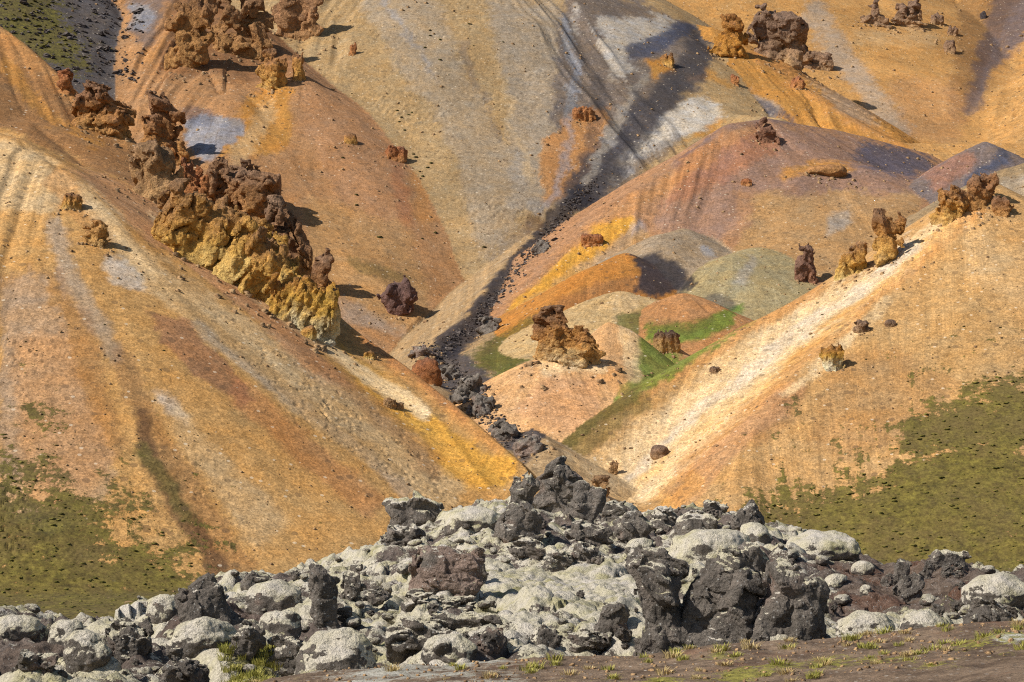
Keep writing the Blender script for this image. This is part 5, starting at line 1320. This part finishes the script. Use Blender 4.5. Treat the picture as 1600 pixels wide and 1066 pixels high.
# loose stones past counting: one object
V, Fc, nv = [], [], 0
rr = np.random.RandomState(21)
prob = [blob(50 + k, .75, .4) for k in range(6)]
vis = np.minimum.accumulate(np.vstack([np.full((1, GROW.shape[1]), 1e9), GROW[:-1]]), 0) > GROW
kk, jj = np.nonzero(vis & (GROW > -20) & (plants.reshape(GROW.shape) < .5))
pick = rr.choice(len(kk), 3800, replace=False)
for k, j in zip(kk[pick], jj[pick]):
    a, f = prob[rr.randint(6)]
    s = (.08 + .20 * rr.rand() ** 4) * T_D[k] / 260
    t = rr.uniform(0, 6.28); R_ = np.array([[math.cos(t), -math.sin(t), 0], [math.sin(t), math.cos(t), 0], [0, 0, 1]])
    V.append((a * s) @ R_ + (GX[k, j], GY[k, j], GZ[k, j])); Fc.append(f + nv); nv += len(a)
for o_ in [o for o in scene.objects if o.type == 'MESH' and o.get('category') in ('crag', 'pinnacle', 'boulder', 'rock') and o.location.y > 125]:
    bb = np.array([c_[:] for c_ in o_.bound_box]); sz = bb.max(0) - bb.min(0)
    for q in range(int(10 + 26 * min(1, sz[0] / 12))):
        x = o_.location.x + rr.uniform(-.65, .75) * sz[0]; y = o_.location.y - (.30 * sz[1] + sz[0] * .7 * rr.rand() ** 2)
        px = CX + F * x / y
        if not (T_COLS[0] < px < T_COLS[-1]) or y < T_D[0]: continue
        a, f = prob[rr.randint(6)]; s = (.03 + .13 * rr.rand() ** 3) * min(sz[0], 7) * .6
        V.append(a * s + (x, y, ground_at(px, y, GZ, T_COLS, T_D))); Fc.append(f + nv); nv += len(a)
tag(link('scree_stones', mesh_from('scree_stones', np.concatenate(V), np.concatenate(Fc), None, None, STONEM)), 'loose stones strewn over the scree slopes', 'stones', kind='stuff')

V, Fc, nv = [], [], 0
PLV = plants.reshape(GROW.shape)
kk, jj = np.nonzero(vis & (GROW > -20) & (PLV > .42))
pick = rr.choice(len(kk), min(4200, len(kk)), replace=False)
for k, j in zip(kk[pick], jj[pick]):
    a, f = prob[rr.randint(6)]; s = (.12 + .22 * rr.rand() ** 2.5) * T_D[k] / 230; t = rr.uniform(0, 6.28)
    R_ = np.array([[math.cos(t), -math.sin(t), 0], [math.sin(t), math.cos(t), 0], [0, 0, 1]])
    V.append((a * s * (1.5, 1, .5)) @ R_ + (GX[k, j], GY[k, j], GZ[k, j] - .03)); Fc.append(f + nv); nv += len(a)
MAT_ = blob_mat('low_plants', (92, 88, 40), (150, 138, 66))
tag(link('vegetation', mesh_from('vegetation', np.concatenate(V), np.concatenate(Fc), None, None, MAT_)), 'low green and olive plants matted over the hill feet', 'vegetation', kind='stuff')
RUBM = blob_mat('rubble', (58, 52, 50), (124, 112, 104))
V, Fc, nv = [], [], 0
rw = np.array([(660, 545), (690, 560), (712, 585), (740, 615), (765, 650), (800, 680), (835, 705)], float); gw = np.array([(700, 545), (745, 500), (800, 430), (845, 380), (890, 325), (930, 285)], float)
for q in range(2300):
    if q < 900: ln, wd, sz = rw, 17, .55
    elif q < 1750: ln, wd, sz = gw, 12, .7
    else: ln = None; sz = 1.3
    if ln is not None:
        t = rr.uniform(0, len(ln) - 1.001); i = int(t); p = ln[i] + (ln[i + 1] - ln[i]) * (t - i) + rr.normal(size=2) * wd * .5; dm = 225
    else:
        p = (rr.uniform(-10, 225), rr.uniform(-20, 130)); dm = 330
    D = hit(p[0], p[1], GROW, T_COLS, T_D, dm)
    if D is None or (ln is None and D < 380): continue
    a, f = prob[rr.randint(6)]; s = sz * rr.uniform(.3, 1.0) ** 1.6 * (1.9 if rr.rand() < .06 else 1)
    R_ = _rot(rr.uniform(-.5, .5), rr.uniform(-.5, .5), rr.uniform(0, 6.28)).astype(float)
    s *= .62
    V.append((a * s * (1, .8, .8)) @ R_ + ((p[0] - CX) / F * D, D, ground_at(p[0], D, GZ, T_COLS, T_D))); Fc.append(f + nv); nv += len(a)
me = mesh_from('rubble', np.concatenate(V), np.concatenate(Fc), None, None, RUBM); me.polygons.foreach_set('use_smooth', np.zeros(len(me.polygons), bool))
tag(link('rubble', me), 'dark broken rubble in the stream bed, the gully and on the dark slope', 'rubble', kind='stuff')

# ---------------------------------------------------------------- grass on the bank
def grass_mat(name, a, b):
    m = Nodes(name)
    c = m.mix(m.remap(m.noise(7, 3), .35, .65), rgb(a), rgb(b))
    m.b.inputs['Subsurface Weight'].default_value = 0
    return m.done(c)
GRASS = grass_mat('grass', (122, 122, 46), (196, 184, 96)); DRY = grass_mat('dry_grass', (176, 148, 92), (206, 182, 128))
def tuft_mesh(seed, n, hgt, rad, mat):
    r = np.random.RandomState(seed); V, Fq = [], []
    for i in range(n):
        t = r.uniform(0, 6.28); q = rad * r.rand() ** .6; b = np.array([q * math.cos(t), q * math.sin(t), -.01])
        lean = r.uniform(.15, .8); ht = hgt * r.uniform(.5, 1.1); tt = t + r.uniform(-.7, .7)
        side = np.array([-math.sin(tt), math.cos(tt), 0]) * .0045 * r.uniform(.7, 1.4); dr = np.array([math.cos(tt), math.sin(tt), 0])
        k = len(V)
        m1 = b + dr * lean * ht * .35 + (0, 0, ht * .6); e = b + dr * lean * ht + (0, 0, ht)
        V += [b - side, b + side, m1 - side * .8, m1 + side * .8, e - side * .15, e + side * .15]
        Fq += [[k, k + 1, k + 3, k + 2], [k + 2, k + 3, k + 5, k + 4]]
    return mesh_from('grass_tuft', np.array(V), np.array(Fq), None, None, mat)
tm = [tuft_mesh(k, 70, .12, .10, GRASS if k < 4 else DRY) for k in range(6)]
def bank_z(px, D):
    j = np.clip(np.interp(px, B_COLS, np.arange(len(B_COLS))), 0, len(B_COLS) - 1.01); k = np.clip(np.interp(D, B_D, np.arange(len(B_D))), 0, len(B_D) - 1.01)
    return float(BZ[int(round(k)), int(round(j))])
for q in range(130):
    px = rs.uniform(390, 1620) if q < 100 else rs.uniform(1000, 1620); D = rs.uniform(19.9, 24.6)
    if px < 900 and rs.rand() < .55: continue
    k = rs.randint(0, 6) if px > 700 else rs.randint(2, 6)
    o = link('grass_tuft', tm[k], None, ((px - CX) / F * D, D, bank_z(px, D)))
    s = rs.uniform(.35, .9); o.scale = (s * 1.3, s * 1.3, s * rs.uniform(.6, 1.1)); o.rotation_euler = (0, 0, rs.uniform(0, 6.28))
    tag(o, 'green grass tuft growing on the brown earth bank' if k < 4 else 'dry straw-coloured grass tuft on the earth bank', 'grass tuft', 'green grass tufts on the bank' if k < 4 else 'dry grass tufts on the bank')
# yellow grass in the hollow of the lava and in damp pockets: blades nobody could count
V, Fq, nv = [], [], 0
base = tm[0]
bl = np.zeros(len(base.vertices) * 3, np.float32); base.vertices.foreach_get('co', bl); bl = bl.reshape(-1, 3)
lp = np.zeros(len(base.loops), np.int32); base.loops.foreach_get('vertex_index', lp); lp = lp.reshape(-1, 4)
kk, jj = np.nonzero(LG > .45)
pick = rr.choice(len(kk), min(260, len(kk)), replace=False)
for k, j in zip(kk[pick], jj[pick]):
    s = rr.uniform(.5, 1.2); t = rr.uniform(0, 6.28); R_ = np.array([[math.cos(t), -math.sin(t), 0], [math.sin(t), math.cos(t), 0], [0, 0, 1]])
    V.append((bl * s) @ R_ + (LX[k, j], LY[k, j], LZ[k, j])); Fq.append(lp + nv); nv += len(bl)
tag(link('grass', mesh_from('grass', np.concatenate(V), np.concatenate(Fq), None, None, GRASS)), 'yellow-green grass in the damp hollows between the lava rocks', 'grass', kind='stuff')
V, Fc, nv = [], [], 0
for q in range(900):
    px = rr.uniform(380, 1640); D = rr.uniform(19.8, 24.6)
    a, f = prob[rr.randint(6)]; s_ = .010 + .028 * rr.rand() ** 3; t = rr.uniform(0, 6.28)
    R_ = np.array([[math.cos(t), -math.sin(t), 0], [math.sin(t), math.cos(t), 0], [0, 0, 1]])
    V.append((a * s_) @ R_ + ((px - CX) / F * D, D, bank_z(px, D))); Fc.append(f + nv); nv += len(a)
tag(link('gravel', mesh_from('gravel', np.concatenate(V), np.concatenate(Fc), None, None, STONEM)), 'small pebbles scattered over the earth bank', 'gravel', kind='stuff')
cnt = {}
for o_ in bpy.data.objects:
    if o_.type == 'MESH' and o_.data.users == 1: cnt[o_.name.split('.')[0]] = cnt.get(o_.name.split('.')[0], 0) + len(o_.data.loops) - 2 * len(o_.data.polygons)
print('tris', sorted(cnt.items(), key=lambda q: -q[1])[:14])
print('done', time.time() - T0, 'triangles', sum(len(m.loops) - 2 * len(m.polygons) for m in bpy.data.meshes))
